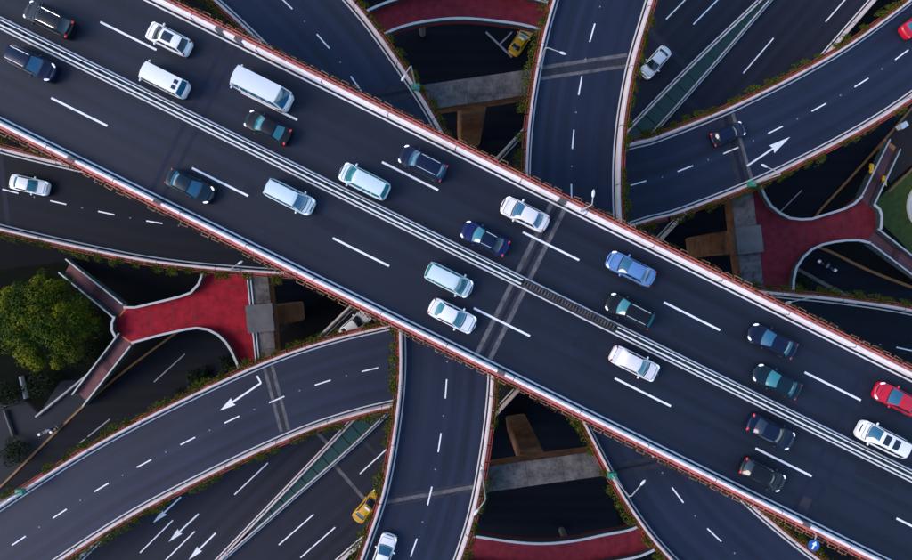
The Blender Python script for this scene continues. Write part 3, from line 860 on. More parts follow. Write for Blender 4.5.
# yellow edge strips where the stairs start
for a, b in (((126,308),(119,317)), ((122,336.5),(132,343))):
    p, q = P(*a, Z_FOOT), P(*b, Z_FOOT); dd = (q - p).normalized(); nn = Vector((-dd.y, dd.x, 0)) * 0.1; u = Vector((0, 0, 0.006))
    o = mesh_obj('edge_strip', [p-nn+u, q-nn+u, q+nn+u, p+nn+u], [(0,1,2,3)], 'orange_strip_glow', fb)
    if o.data.polygons[0].normal.z < 0: o.data.flip_normals()

fb2 = empty('footbridge'); tag(fb2, 'dark maroon floored footbridge junction beside the lawn', 'footbridge')
right_poly = [(737,160),(756,186),(768.6,209),(783,218.6),(803,221),(843,208.6),(850,203),(858,197),(868,205),(873,209),(876,218),(874,231),(866,243),(851,240),(835,241.5),(820,244),(808,249),(800,256),(793,265),(789.5,274),(788.6,300),(788,315),(757,315),(742,238)]
deck_poly(fb2, 'deck', right_poly, Z_FOOT, 'maroon_floor')
wall_along(fb2, [(738,160),(757,188),(762,200),(769,209.5),(783,218.6),(803,221),(843,208.6),(850,204),(857,197)], Z_FOOT)
wall_along(fb2, [(869,206),(874,210),(876.5,218),(875,230)], Z_FOOT, panel=1.0)
wall_along(fb2, [(865,243.5),(851,240),(835,241.5),(820,244),(808,249),(800,256),(793,265),(789.5,274),(788.6,300),(788,315)], Z_FOOT)
stairs(fb2, (863,201), (890,146), Z_FOOT, 0.0, 1.9, 'c')
stairs(fb2, (869.5,237), (926,280), Z_FOOT, 0.0, 2.0, 'd')

def floor_seams(root, lines):
    for a, b in lines:
        p, q = P(*a, Z_FOOT), P(*b, Z_FOOT); dd = (q - p).normalized(); nn = Vector((-dd.y, dd.x, 0)) * 0.035; u = Vector((0, 0, 0.005))
        o = mesh_obj('floor_seam', [p-nn+u, q-nn+u, q+nn+u, p+nn+u], [(0,1,2,3)], 'stair_dark', root)
        if o.data.polygons[0].normal.z < 0: o.data.flip_normals()
floor_seams(fb, [((150,305.5),(152,336.5)), ((172,300.5),(174,331)), ((194,294.5),(196,326)), ((207,283),(243,287)), ((222,334),(254,326)), ((236,354),(258,350))])
floor_seams(fb2, [((845,208.5),(843,240)), ((825,215),(822,243)), ((805,221.5),(803,252)), ((783,219.5),(795,261)), ((768,210),(748,216)), ((789,280),(752,282))])
def foot_span(label, pts, mat):
    root = empty('footbridge'); tag(root, label, 'footbridge')
    pa = Path([(x, y, 2.0) for x, y in pts], Z_FOOT - 0.01, 1.2)
    sweep('deck', pa, [(-1, 0, 0), (1, 0, 0), (1, 0, -0.5), (-1, 0, -0.5)], mat, root)
    for sg in (1, -1):
        sweep('balustrade', pa, [(sg, -0.08*sg, 0.01), (sg, 0.0, 0.01), (sg, 0.0, 1.05), (sg, -0.08*sg, 1.05)], 'rail_panel', root)
        sweep('handrail', pa, [(sg, -0.22*sg, 1.05), (sg, 0.10*sg, 1.05), (sg, 0.10*sg, 1.16), (sg, -0.22*sg, 1.16)], 'rail_white', root)
foot_span('curved maroon footbridge span at the top centre behind the pier', [(262,230),(285,140),(325,62),(385,22),(445,8.5),(500,11),(545,20),(610,45),(690,95),(735,160)], 'maroon_floor')
foot_span('curved maroon footbridge span at the bottom centre below the pier', [(262,395),(290,450),(350,508),(410,535),(475,547),(540,554),(600,546),(655,527),(715,450),(760,330)], 'maroon_floor')
# platform head with warm glow painted orange and yellow sheets on the maroon stairs
q = P(889, 147, 0)

# footbridge supports
def support(px, py, label):
    q = P(px, py, Z_FOOT); root = empty('footbridge_column', (q.x, q.y, 0)); tag(root, label, 'column')
    m1 = MB(); m1.prism([(0.45*math.cos(i*math.pi/6), 0.45*math.sin(i*math.pi/6)) for i in range(12)], 0, Z_FOOT - 0.45); m1.build('shaft', 'concrete', root)
    m1 = MB(); m1.box(-0.8, 0.8, -0.8, 0.8, Z_FOOT - 0.85, Z_FOOT - 0.5); m1.build('capital', 'concrete', root)
support(150, 318, 'round concrete column under the bright red footbridge deck')
support(845, 225, 'round concrete column under the maroon footbridge junction deck')
support(420, 14, 'round concrete column under the top curved footbridge span')
support(570, 550, 'round concrete column under the bottom curved footbridge span')

# yellow sheets hung on the stair railings
for (px, py, lab) in ((868, 170, 'yellow sheet hung inside the maroon stair railing'), (880.5, 182, 'yellow sheet hung on the lawn side of the maroon stairs')):
    q = P(px, py, 3.6)
    m1 = MB(); nseg = 6
    ang = math.atan2(55, 27)
    d = Vector((math.cos(ang), math.sin(ang), 0)); n = Vector((-d.y, d.x, 0))
    vs = []
    for i in range(nseg + 1):
        x = (i / nseg - 0.5) * 1.7
        for j, (y, z) in enumerate(((-0.32, -0.2), (-0.1, 0.12), (0.12, 0.10), (0.3, -0.25))):
            p = q + d * x + n * (y + 0.05 * math.sin(i * 2.1)) + Vector((0, 0, z + 0.9 - x * 0.62 + 0.03 * math.sin(i * 1.7 + j)))
            vs.append(p)
    fs = [(i*4+j, i*4+j+1, i*4+j+5, i*4+j+4) for i in range(nseg) for j in range(3)]
    o = mesh_obj('banner', vs, fs, 'yellow_sheet', smooth=60); tag(o, lab, 'banner')
    sol = o.modifiers.new('thick', 'SOLIDIFY'); sol.thickness = 0.03
q = P(891, 145, 0)
o = MB(); o.prism([(P(x, y, 0).x, P(x, y, 0).y) for x, y in ((884,139),(895,147),(891,157),(879,149))], 0, 0.16); o = o.build('stair_foot', 'orange_strip_glow', fb2)  # warm glow on this platform is painted in as orange

# ================================================================== VEHICLES
def smoothstep_interp(x, xs, ys):
    xs = list(xs); ys = list(ys)
    if x <= xs[0]: return ys[0]
    for i in range(len(xs) - 1):
        if x <= xs[i+1]:
            t = (x - xs[i]) / (xs[i+1] - xs[i]); t = t * t * (3 - 2 * t)
            return ys[i] + (ys[i+1] - ys[i]) * t
    return ys[-1]

TYPES = {
 # L, W, H, belt, nose height, tail height, windscreen base, roof front, roof rear, rear window base
 'sedan': dict(L=4.75, W=1.84, H=1.46, belt=0.96, nose=0.70, tail=0.94, xf0=1.00, xf1=0.22, xr1=-0.98, xr0=-1.66),
 'hatch': dict(L=4.35, W=1.82, H=1.50, belt=0.98, nose=0.70, tail=0.86, xf0=1.02, xf1=0.34, xr1=-1.45, xr0=-1.93),
 'suv':   dict(L=4.70, W=1.90, H=1.70, belt=1.08, nose=0.82, tail=0.95, xf0=1.08, xf1=0.42, xr1=-1.72, xr0=-2.14),
 'mpv':   dict(L=4.85, W=1.86, H=1.78, belt=1.02, nose=0.80, tail=0.95, xf0=1.50, xf1=0.80, xr1=-2.00, xr0=-2.28),
 'van':   dict(L=4.90, W=1.82, H=1.95, belt=1.10, nose=0.85, tail=1.0, xf0=2.12, xf1=1.62, xr1=-2.18, xr0=-2.36),
 'minibus': dict(L=6.2, W=2.05, H=2.45, belt=1.25, nose=0.95, tail=1.1, xf0=2.75, xf1=2.25, xr1=-2.25, xr0=-2.95),
}
MESHES = {}
def wheel_meshes():
    def lathe(prof, n=16):
        vs, fs = [], []
        for i in range(n):
            a = 2 * math.pi * i / n
            for (y, r) in prof: vs.append((r * math.cos(a), y, r * math.sin(a)))
        k = len(prof)
        for i in range(n):
            for j in range(k - 1):
                a = i * k + j; b = ((i + 1) % n) * k + j
                fs.append((a, b, b + 1, a + 1))
        return vs, fs
    v, f = lathe([(-0.10, 0.20), (-0.11, 0.29), (-0.07, 0.325), (0.07, 0.325), (0.11, 0.29), (0.10, 0.20)])
    t = bpy.data.meshes.new('tyre'); t.from_pydata(v, [], f); t.materials.append(M['tyre'])
    v, f = lathe([(-0.06, 0.001), (-0.05, 0.10), (-0.09, 0.20), (0.09, 0.20), (0.05, 0.10), (0.06, 0.001)])
    r = bpy.data.meshes.new('rim'); r.from_pydata(v, [], f); r.materials.append(M['rim'])
    return t, r
TYRE, RIM = wheel_meshes()

def car_surfaces(T):
    L, W, H, belt = T['L'], T['W'], T['H'], T['belt']
    xs = [-L/2, -L/2 + 0.12, -L/2 + 0.35, T['xr0'] + 0.05, T['xf0'] - 0.05, L/2 - 0.45, L/2 - 0.15, L/2]
    ys = [T['tail'] - 0.20, T['tail'] - 0.04, T['tail'], belt, belt, T['nose'] + 0.10, T['nose'], T['nose'] - 0.16]
    if xs[3] <= xs[2]: xs[3] = xs[2] + 0.05
    if xs[5] <= xs[4]: xs[4] = xs[5] - 0.05
    ztop = lambda x: smoothstep_interp(x, xs, ys)
    def half(x):
        t = abs(2 * x / L)
        return W/2 * (0.74 + 0.26 * max(0, 1 - t ** 7) ** 0.55)
    def bul(x):
        t = 2 * x / L
        return (max(0, abs(t) - 0.75) / 0.25) ** 1.5 * (0.20 if t > 0 else -0.12)
    return ztop, half, bul

def car_body(T):
    ztop, half, bul = car_surfaces(T)
    L = T['L']; N = 30
    ring = [(0.80, None, 0.20), (0.965, None, 0.28), (1.0, None, 0.50), (0.99, -0.16, None), (0.945, -0.035, None), (0.80, 0.0, None), (0.45, 0.025, None), (0.0, 0.035, None)]
    full = [(a, b, c, 1) for a, b, c in ring] + [(a, b, c, -1) for a, b, c in ring[-2::-1]]
    vs, fs = [], []
    for i in range(N):
        t = -math.cos(math.pi * i / (N - 1)); t = 0.55 * t + 0.45 * (2 * i / (N - 1) - 1)
        x = t * L / 2; zt = ztop(x); w = half(x)
        for a, dz, z, s in full:
            zz = z if z is not None else zt + dz
            if z is not None: zz = min(z, zt - 0.2)
            vs.append((x + bul(x) * (1 - a * a) - (0.2 if t > 0 else -0.12) * (max(0, abs(t) - 0.75)/0.25) ** 1.5 * 0.85, s * a * w, zz))
    m = len(full)
    for i in range(N - 1):
        for j in range(m - 1):
            a = i * m + j; fs.append((a, a + m, a + m + 1, a + 1))
        fs.append((i*m + m - 1, (i+1)*m + m - 1, (i+1)*m, i*m))
    fs.append(tuple(range(m))); fs.append(tuple(range(N*m - 1, (N-1)*m - 1, -1)))
    return vs, fs

def cabin_patches(T):
    belt, H, W = T['belt'] - 0.02, T['H'], T['W']
    wbf, wbr = W/2 * 0.88, W/2 * 0.86
    wrf, wrr = W/2 * 0.70, W/2 * 0.68
    if T['H'] > 1.9: wbf, wbr, wrf, wrr = W/2*0.95, W/2*0.95, W/2*0.84, W/2*0.84
    crown = 0.06; Hc = H - crown
    bf, br = 0.16, 0.09
    def front(s, t):
        a = Vector((T['xf0'] + bf * (1 - s*s), s * wbf, belt)); b = Vector((T['xf1'] + br * (1 - s*s), s * wrf, Hc + crown * (1 - s*s)))
        p = a.lerp(b, t); k = 4 * t * (1 - t) * (1 - s*s); p.x += 0.03 * k; p.z += 0.04 * k; return p
    def rear(s, t):
        s = -s
        a = Vector((T['xr0'] - bf * 0.6 * (1 - s*s), s * wbr, belt)); b = Vector((T['xr1'] - br * 0.5 * (1 - s*s), s * wrr, Hc + crown * (1 - s*s)))
        p = a.lerp(b, t); k = 4 * t * (1 - t) * (1 - s*s); p.x -= 0.03 * k; p.z += 0.04 * k; return p
    def side(sg):
        def f(s, t):
            u = (s + 1) / 2
            if sg > 0: u = 1 - u
            a = Vector((T['xr0'] + (T['xf0'] - T['xr0']) * u, sg * (wbr + (wbf - wbr) * u), belt))
            b = Vector((T['xr1'] + (T['xf1'] - T['xr1']) * u, sg * (wrr + (wrf - wrr) * u), Hc))
            p = a.lerp(b, t); k = 4 * u * (1 - u); p.y += sg * 0.04 * k * (1 - t) ; return p
        return f
    def roof(s, t):
        u = t
        x0 = T['xr1'] - br * 0.5 * (1 - s*s); x1 = T['xf1'] + br * (1 - s*s)
        p = Vector((x1 + (x0 - x1) * u, s * (wrf + (wrr - wrf) * u), Hc + crown * (1 - s*s))); p.z += 0.03 * 4 * u * (1 - u) * (1 - s*s); return p
    return front, rear, side, roof

def grid(f, s0, s1, t0, t1, nu, nv, off=0.0):
    vs, fs = [], []
    e = 1e-3
    for i in range(nu + 1):
        for j in range(nv + 1):
            s = s0 + (s1 - s0) * i / nu; t = t0 + (t1 - t0) * j / nv
            p = f(s, t)
            if off:
                n = (f(s + e, t) - f(s - e, t)).cross(f(s, t + e) - f(s, t - e))
                if n.length > 0: p = p + n.normalized() * off
            vs.append(p)
    for i in range(nu):
        for j in range(nv):
            a = i * (nv + 1) + j; b = a + nv + 1
            fs.append((a, b, b + 1, a + 1))
    return vs, fs

def lens_mesh(name, lx, ly, lz, mat):
    bm = bmesh.new(); bmesh.ops.create_uvsphere(bm, u_segments=10, v_segments=6, radius=1.0)
    for v in bm.verts: v.co = Vector((v.co.x * lx, v.co.y * ly, v.co.z * lz))
    me = bpy.data.meshes.new(name); bm.to_mesh(me); bm.free(); me.materials.append(M[mat])
    me.polygons.foreach_set('use_smooth', [True] * len(me.polygons)); return me

def get_mesh(key, make):
    if key not in MESHES: MESHES[key] = make()
    return MESHES[key]

def mk(name, vs, fs, mat, smooth=40, weld=False, thick=0.0):
    me = bpy.data.meshes.new(name); me.from_pydata([tuple(v) for v in vs], [], fs)
    bm = bmesh.new(); bm.from_mesh(me)
    if weld: bmesh.ops.remove_doubles(bm, verts=bm.verts, dist=0.002)
    if weld: bmesh.ops.recalc_face_normals(bm, faces=bm.faces)
    bm.to_mesh(me); bm.free()
    me.materials.append(M[mat]); me.polygons.foreach_set('use_smooth', [True] * len(me.polygons)); me.set_sharp_from_angle(angle=R(smooth)); return me

def vehicle(px, py, heading, z, kind, paint, label, name='car', glass='glass_blue', head='head_glass', tail='tail_glass', rails=None, sunroof=None, rear_glass=None, roof_paint=None, group=None, side_glass='glass_dark', scale=1.0, roof_sign=False, back_hatches=False, cat=None, accents=()):
    T = TYPES[kind]; L, W, H = T['L'], T['W'], T['H']
    q = P(px, py, z + 0.9)
    root = empty(name, (q.x, q.y, z), math.atan2(-heading[1], heading[0]))
    root.scale = (rng.uniform(0.97, 1.04), rng.uniform(0.985, 1.03), rng.uniform(0.97, 1.03))
    tag(root, label, cat or name, group)
    ztop, half, bul = car_surfaces(T)
    inst('body', get_mesh(('body', kind, paint), lambda: mk('body', *car_body(T), paint, 50, True)), root)
    front, rear, side, roof = cabin_patches(T)
    def mk_cab():
        vs, fs = [], []
        for f, a in ((front, (-1, 1, 0, 1, 8, 5)), (rear, (-1, 1, 0, 1, 8, 5)), (side(1), (-1, 1, 0, 1, 8, 5)), (side(-1), (-1, 1, 0, 1, 8, 5)), (roof, (-1, 1, 0, 1, 8, 8))):
            v, g_ = grid(f, *a); k = len(vs); vs += v; fs += [tuple(i + k for i in t) for t in g_]
        return mk('roof', vs, fs, roof_paint or paint, 38, True)
    inst('roof', get_mesh(('cab', kind, roof_paint or paint), mk_cab), root)
    inst('windscreen', get_mesh(('ws', kind, glass), lambda: mk('windscreen', *grid(front, -0.93, 0.93, 0.03, 0.96, 8, 5, 0.012), glass)), root)
    rg = rear_glass or glass
    inst('rear_window', get_mesh(('rw', kind, rg), lambda: mk('rear_window', *grid(rear, -0.90, 0.90, 0.10, 0.93, 8, 5, 0.012), rg)), root)
    cuts = {'sedan': [(-.86,-.52),(-.48,.04),(.08,.84)], 'minibus': [(-.95,-.62),(-.58,-.22),(-.18,.2),(.24,.6),(.64,.93)]}.get(kind, [(-.90,-.42),(-.38,.16),(.20,.88)])
    for sg in (1, -1):
        for (a, b) in cuts:
            a2, b2 = (a, b) if sg < 0 else (-b, -a)
            inst('side_window', get_mesh(('sw', kind, sg, a, side_glass), lambda: mk('side_window', *grid(side(sg), a2, b2, 0.14, 0.86, 4, 3, 0.012), side_glass)), root)
    # lights
    hl = get_mesh(('hl', head), lambda: lens_mesh('headlight', 0.24, 0.12, 0.06, head))
    tl = get_mesh(('tl', tail), lambda: lens_mesh('tail_light', 0.10, 0.20, 0.10, tail))
    for sg in (1, -1):
        x = L/2 - 0.34; o = inst('headlight', hl, root, (x, sg * half(x) * 0.82, ztop(x) - 0.045), sg * 0.55 * -1)
        o.rotation_euler = (0, R(14), -sg * 0.6)
        x = -L/2 + 0.22; inst('tail_light', tl, root, (x, sg * half(x) * 0.78, ztop(x) - 0.07), sg * 0.35)
        mm = get_mesh(('mirror', paint), lambda: lens_mesh('door_mirror', 0.10, 0.15, 0.09, paint))
        inst('door_mirror', mm, root, (T['xf0'] - 0.28, sg * (W/2 + 0.09), T['belt'] + 0.02))
    rr = 1.0 if kind != 'minibus' else 1.1
    for x in (L/2 - 0.85, -L/2 + 0.85):
        for sg in (1, -1):
            w = inst('wheel', TYRE, root, (x, sg * (W/2 - 0.10), 0.325 * rr)); w.scale = (rr, rr, rr)
            w.name = 'wheel'
            inst('rim', RIM, w)
    if rails:
        for sg in (1, -1):
            def mkrail():
                m1 = MB(); pts = [roof(-sg * -0.90, t) + Vector((0, 0, 0.05)) for t in (0.08, 0.3, 0.6, 0.92)]
                for a, b in zip(pts[:-1], pts[1:]): m1.bar(a, b, 0.035, 6)
                for p in (pts[0], pts[-1]): m1.bar(p, p - Vector((0, 0, 0.09)), 0.03, 6)
                return m1.mesh('roof_rail', rails)
            inst('roof_rail', get_mesh(('rail', kind, sg, rails), mkrail), root)
    if sunroof:
        for k, (s0, s1, t0, t1) in enumerate(sunroof):
            inst('sunroof', get_mesh(('sr', kind, s0, t0, t1), lambda: mk('sunroof', *grid(roof, s0, s1, t0, t1, 5, 4, 0.012), 'glass_dark')), root)
    if roof_sign:
        m1 = MB(); m1.box(-0.12, 0.12, -0.38, 0.38, H + 0.01, H + 0.16); m1.build('roof_sign', 'sign_white', root)
    # panel gaps of bonnet and boot, cowl strip under the windscreen, dark grille
    def mkgap(which):
        m_ = MB()
        def pt(x, a):
            zt = ztop(x); w_ = half(x); aa = abs(a)
            dz = np.interp(aa, [0, .45, .80, .945, .99], [.035, .025, 0, -.035, -.16])
            k = (max(0, abs(2*x/L) - 0.75) / 0.25) ** 1.5 * (0.2 if x > 0 else -0.12)
            return Vector((x + k * (1 - a*a) - k * 0.85, a * w_, zt + dz + 0.008))
        def strip(path, wd):
            for p, q_ in zip(path[:-1], path[1:]):
                d_ = (q_ - p); d_.z = 0
                if d_.length < 1e-4: continue
                d_.normalize(); n_ = Vector((-d_.y, d_.x, 0)) * wd / 2
                m_.add([p - n_, q_ - n_, q_ + n_, p + n_], [(0, 1, 2, 3)])
        xa = T['xf0'] + 0.05; xb = L/2 - 0.42; xc = T['xr0'] - 0.12; xd = -L/2 + 0.25
        if which == 'bonnet_gap' and xb - xa > 0.3:
            for sg_ in (1, -1): strip([pt(xa + (xb - xa) * i / 6, sg_ * (0.84 - 0.05 * i / 6)) for i in range(7)], 0.03)
            strip([pt(xb, -0.79 + 1.58 * i / 8) for i in range(9)], 0.035)
            strip([pt(T['xf0'] + 0.10 + 0.10 * (1 - (2*i/8 - 1) ** 2), (-0.80 + 1.6 * i / 8)) for i in range(9)], 0.10)
        if which == 'boot_gap' and xc - xd > 0.25:
            for sg_ in (1, -1): strip([pt(xc + (xd - xc) * i / 4, sg_ * 0.76) for i in range(5)], 0.03)
            strip([pt(xd, -0.76 + 1.52 * i / 6) for i in range(7)], 0.035)
        if which == 'grille': strip([pt(L/2 - 0.13, -0.5 + i / 6) + Vector((0, 0, 0.004)) for i in range(7)], 0.12)
        return m_.mesh(which, 'trim_black')
    for which_ in ('bonnet_gap', 'boot_gap', 'grille'):
        me_ = get_mesh((which_, kind), lambda: mkgap(which_))
        if len(me_.vertices): inst(which_, me_, root)
    # dark underbody box, widened and lowered to block light under the car
    m1 = MB(); m1.box(-L/2 + 0.12, L/2 - 0.18, -W/2*0.86, W/2*0.86, 0.09, 0.30)
    inst('underbody', get_mesh(('ub', kind), lambda: m1.mesh('underbody', 'trim_black')), root)
    return root

NW = (-0.895, -0.446); SE = (0.895, 0.446)
V = vehicle
# --- highway, upper half
V(47.5,18.5,NW,Z_MAIN,'suv','paint_black','black estate car with silver roof rails at the upper left corner',rails='chrome',glass='glass_dark')
V(167,37.7,NW,Z_MAIN,'hatch','paint_white','white hatchback with large dark glass roof near the upper parapet',glass='glass_dark',sunroof=[(-0.68,0.68,0.12,0.62)],tail='tail_off')
V(163,79.6,NW,Z_MAIN,'van','paint_white','boxy white van with two dark roof hatches below the white hatchback',name='van',sunroof=[(-0.62,-0.12,0.84,0.95),(0.12,0.62,0.84,0.95)],glass='glass_blue',tail='tail_off')
V(261,89,NW,Z_MAIN,'minibus','paint_icy','long white minibus beside the upper lane line',name='minibus',glass='glass_blue',rear_glass='glass_blue',side_glass='glass_blue',tail='tail_off')
V(267,127,NW,Z_MAIN,'sedan','paint_black','black saloon with bright teal rear window below the minibus',glass='glass_teal')
V(364,181,NW,Z_MAIN,'mpv','paint_mint','white people carrier with teal windows beside the median, upper half',glass='glass_teal',side_glass='glass_teal',tail='tail_off')
V(422.6,163,NW,Z_MAIN,'suv','paint_navy','navy estate car with silver roof rails near the upper parapet',rails='chrome')
V(525,214,NW,Z_MAIN,'sedan','paint_cream','off white saloon standing across the grey expansion joint',tail='tail_off')
V(485,238.5,NW,Z_MAIN,'sedan','paint_royal','dark blue saloon with chrome window edges beside the median near the joint',glass='glass_teal',roof_paint='paint_navy',rear_glass='glass_dark',rails='chrome')
V(631.5,268.7,NW,Z_MAIN,'sedan','paint_sky','light blue saloon near the upper parapet',glass='glass_blue',tail='tail_off')
V(630,311,NW,Z_MAIN,'suv','paint_black','black car with roof rails beside the black median gate',rails='chrome',glass='glass_teal')
V(773.4,341.4,NW,Z_MAIN,'sedan','paint_navy','navy saloon with blue windscreen, nearer the upper parapet than its dark twin',glass='glass_blue',rear_glass='glass_teal',tail='tail_off')
V(778,382,NW,Z_MAIN,'sedan','paint_teal','dark teal saloon with pale rear window beside the median',glass='glass_teal',rear_glass='glass_teal',tail='tail_off')
V(900,400,NW,Z_MAIN,'sedan','paint_red','bright red saloon at the edge of the highway',glass='glass_blue',tail='tail_off')
V(883.5,439.5,NW,Z_MAIN,'mpv','paint_white','white estate car with two dark sunroofs below the red saloon',sunroof=[(-0.7,0.7,0.10,0.30),(-0.7,0.7,0.42,0.62)],tail='tail_off')
# --- highway, lower half
V(30,62.5,SE,Z_MAIN,'suv','paint_navy','dark blue car with bright headlights below the median at the left edge',glass='glass_blue',rails='chrome')
V(189,185.5,SE,Z_MAIN,'sedan','paint_teal','dark car with warm headlights near the lower parapet',glass='glass_blue',head='head_warm',tail='tail_off')
V(289,196.7,SE,Z_MAIN,'mpv','paint_mint','pale white van with long roof beside the median, lower half',name='van',glass='glass_blue',tail='tail_off',side_glass='glass_blue')
V(449,280,SE,Z_MAIN,'mpv','paint_mint','pale mint people carrier beside the lane line before the joint',glass='glass_teal',side_glass='glass_teal',tail='tail_off')
V(452.5,316,SE,Z_MAIN,'sedan','paint_white','clean white saloon near the lower parapet below the mint car',glass='glass_teal',tail='tail_off')
V(635.6,364,SE,Z_MAIN,'sedan','paint_cream','creamy white saloon alone below the median after the joint',glass='glass_teal',rear_glass='paint_cream',tail='tail_off')
V(772,432.5,SE,Z_MAIN,'sedan','paint_navy','dark saloon with red tail lights just below the median',glass='glass_dark')
V(764,475.5,SE,Z_MAIN,'hatch','paint_black','black hatchback with red tail lights near the lower parapet',glass='glass_dark')
# --- ramps
V(28,184.7,(0.975,0.22),Z_B,'sedan','paint_white','white saloon on the ramp at the left edge',glass='glass_teal',tail='tail_off')
V(729,133.4,(0.91,-0.38),Z_B,'hatch','paint_navy','dark blue hatchback with red tail lights on the curved ramp',glass='glass_dark')
V(921,21,(0.80,-0.60),Z_B,'sedan','paint_red','red car half out of the picture on the upper right ramp',glass='glass_blue')
V(656,61.5,(-0.66,0.75),Z_F,'sedan','paint_white','white saloon with dark rear window on the low road beside the planters',glass='glass_dark',tail='tail_off')
V(368,507,(0.66,-0.75),Z_F,'sedan','paint_yellow','yellow taxi on the low road beside the bottom ramp',name='taxi',glass='glass_dark',roof_sign=True,tail='tail_off')
V(383,556,(0.33,-0.945),Z_A,'sedan','paint_white','white saloon cut by the bottom edge on the bottom ramp',glass='glass_blue',tail='tail_off')
V(521,40,(0.55,-0.83),0.0,'sedan','paint_yellow','yellow taxi on the dark street under the top footbridge',name='taxi',glass='glass_dark',roof_sign=True,tail='tail_off')
V(354,325,(0.76,-0.65),Z_F,'sedan','paint_white','white saloon half hidden on the low road under the highway',glass='glass_dark',tail='tail_off')

# ================================================================== STREET LAMPS
def lamp(base, top, head, zb, label, box=True, h=9.0):
    """post base and head at photo pixels; base on the parapet, head at post-top height"""
    b = P(*base, zb + 1.0); t = Vector((b.x, b.y, zb + 1.0 + h)); hd = P(*head, zb + 1.0 + h)
    root = empty('street_lamp', b); tag(root, label, 'street lamp', 'street lamps on the parapets')
    m1 = MB(); m1.bar((0,0,-0.1), (0,0,h - 0.3), 0.10, 8, 0.06); m1.build('pole', 'lamp_pole', root)
    e = hd - b
    m1 = MB(); mid_ = Vector((e.x * 0.15, e.y * 0.15, h)); m1.bar((0,0,h - 0.35), mid_, 0.06, 8, 0.05); m1.bar(mid_, (e.x, e.y, h), 0.05, 8, 0.045); m1.build('arm', 'lamp_pole', root)
    d = Vector((e.x, e.y, 0)).normalized()
    hm = lens_mesh('lamp_head', 0.38, 0.14, 0.08, 'lamp_head'); o = inst('lamp_head', hm, root, (e.x + d.x*0.3, e.y + d.y*0.3, h), math.atan2(d.y, d.x))
    m1 = MB(); m1.box(-0.16, 0.16, -0.16, 0.16, -0.08, 0.35); m1.build('foot', 'lamp_pole', root)
    if box:
        m1 = MB(); m1.box(-0.42, 0.42, -0.30, 0.30, 0.36, 0.95); m1.build('control_box', 'box_green', root)
def on_parapet(path, px, py, side, extra=0.44):
    d = path.near(px, py); c, t, n, h = path.at(d); q = c + n * side * (h + extra); k = FPX / (CAM_Z - path.z - 1.0)
    return (q.x * k + 456, 280 - q.y * k)
lamp(on_parapet(Ap_path, 425, 92, -1), None, (405, 75), Z_A, 'street lamp on the upper left ramp beside the top pier', h=7)
lamp(on_parapet(A_path, 543, 66, -1), None, (560, 52), Z_A, 'street lamp leaning over the top centre ramp', False, h=5)
lamp(on_parapet(B_path, 743, 189, -1), None, (767, 167), Z_B, 'street lamp on the curved ramp above the maroon footbridge', h=7)
lamp(on_parapet(B_path, 245, 272, -1), None, (238, 264), Z_B, 'street lamp on the left ramp above the red footbridge', False, h=3)
lamp(on_parapet(Bp_path, 28, 481, 1), None, (8, 500), Z_B, 'street lamp on the wide ramp near the lower left corner', h=7)
lamp(on_parapet(A_path, 609, 472, -1), None, (641, 485), Z_A, 'street lamp over the lower right ramp', h=7)
lamp(on_parapet(Ap_path, 486, 474, -1), None, (478, 510), Z_A, 'street lamp on the bottom ramp beside the bottom pier', False, h=8)
lamp(on_parapet(Bp_path, 787, 293, 1), None, (791, 302), Z_B, 'street lamp on the right ramp close to the highway parapet', False, h=5)

lamp(on_parapet(main_path, 583, 214, 1), None, (593, 197), Z_MAIN, 'short lamp post on the upper highway parapet over the top centre ramp', False, h=4)
# grey cover plates over the parapet joints
for px, py, sg_ in ((222,34,1),(244,45,1),(75,157,-1),(504,371,-1),(556,205,1),(806,520,-1),(160,198,-1)):
    d = main_path.near(px, py); c, t, n, h = main_path.at(d); q = c + n * sg_ * (h + 0.44)
    m1 = MB(); m1.box(-0.38, 0.38, -0.19, 0.19, 0.2, 1.03); o = m1.build('joint_cover', 'concrete', main)
    o.location = (q.x, q.y, Z_MAIN); o.rotation_euler = (0, 0, math.atan2(t.y, t.x))
# blue arrow sign on the lower highway parapet
d = main_path.near(806, 523); c, t, n, h = main_path.at(d); q = c - n * (h + 0.59)
sg = empty('road_sign', (q.x, q.y, Z_MAIN), math.atan2(t.y, t.x)); tag(sg, 'blue round arrow sign on the lower highway parapet', 'road sign')
m1 = MB(); m1.bar((0, 0, 0.2), (0, -0.3, 1.3), 0.05, 8); m1.bar((0, -0.3, 1.3), (0, -1.3, 1.5), 0.05, 8); m1.build('bracket', 'lamp_pole', sg)
m1 = MB(); ring = [(0.52*math.cos(i*math.pi/12), -1.2 + 0.52*math.sin(i*math.pi/12)) for i in range(24)]; m1.prism(ring, 1.54, 1.60); m1.build('plate', 'sign_blue', sg)
m1 = MB(); m1.prism([(-0.07,-1.58),(0.07,-1.58),(0.08,-1.15),(-0.08,-1.15)], 1.603, 1.61); m1.prism([(-0.24,-1.15),(0.24,-1.15),(0,-0.78)], 1.603, 1.612); m1.build('arrow_mark', 'sign_white', sg)

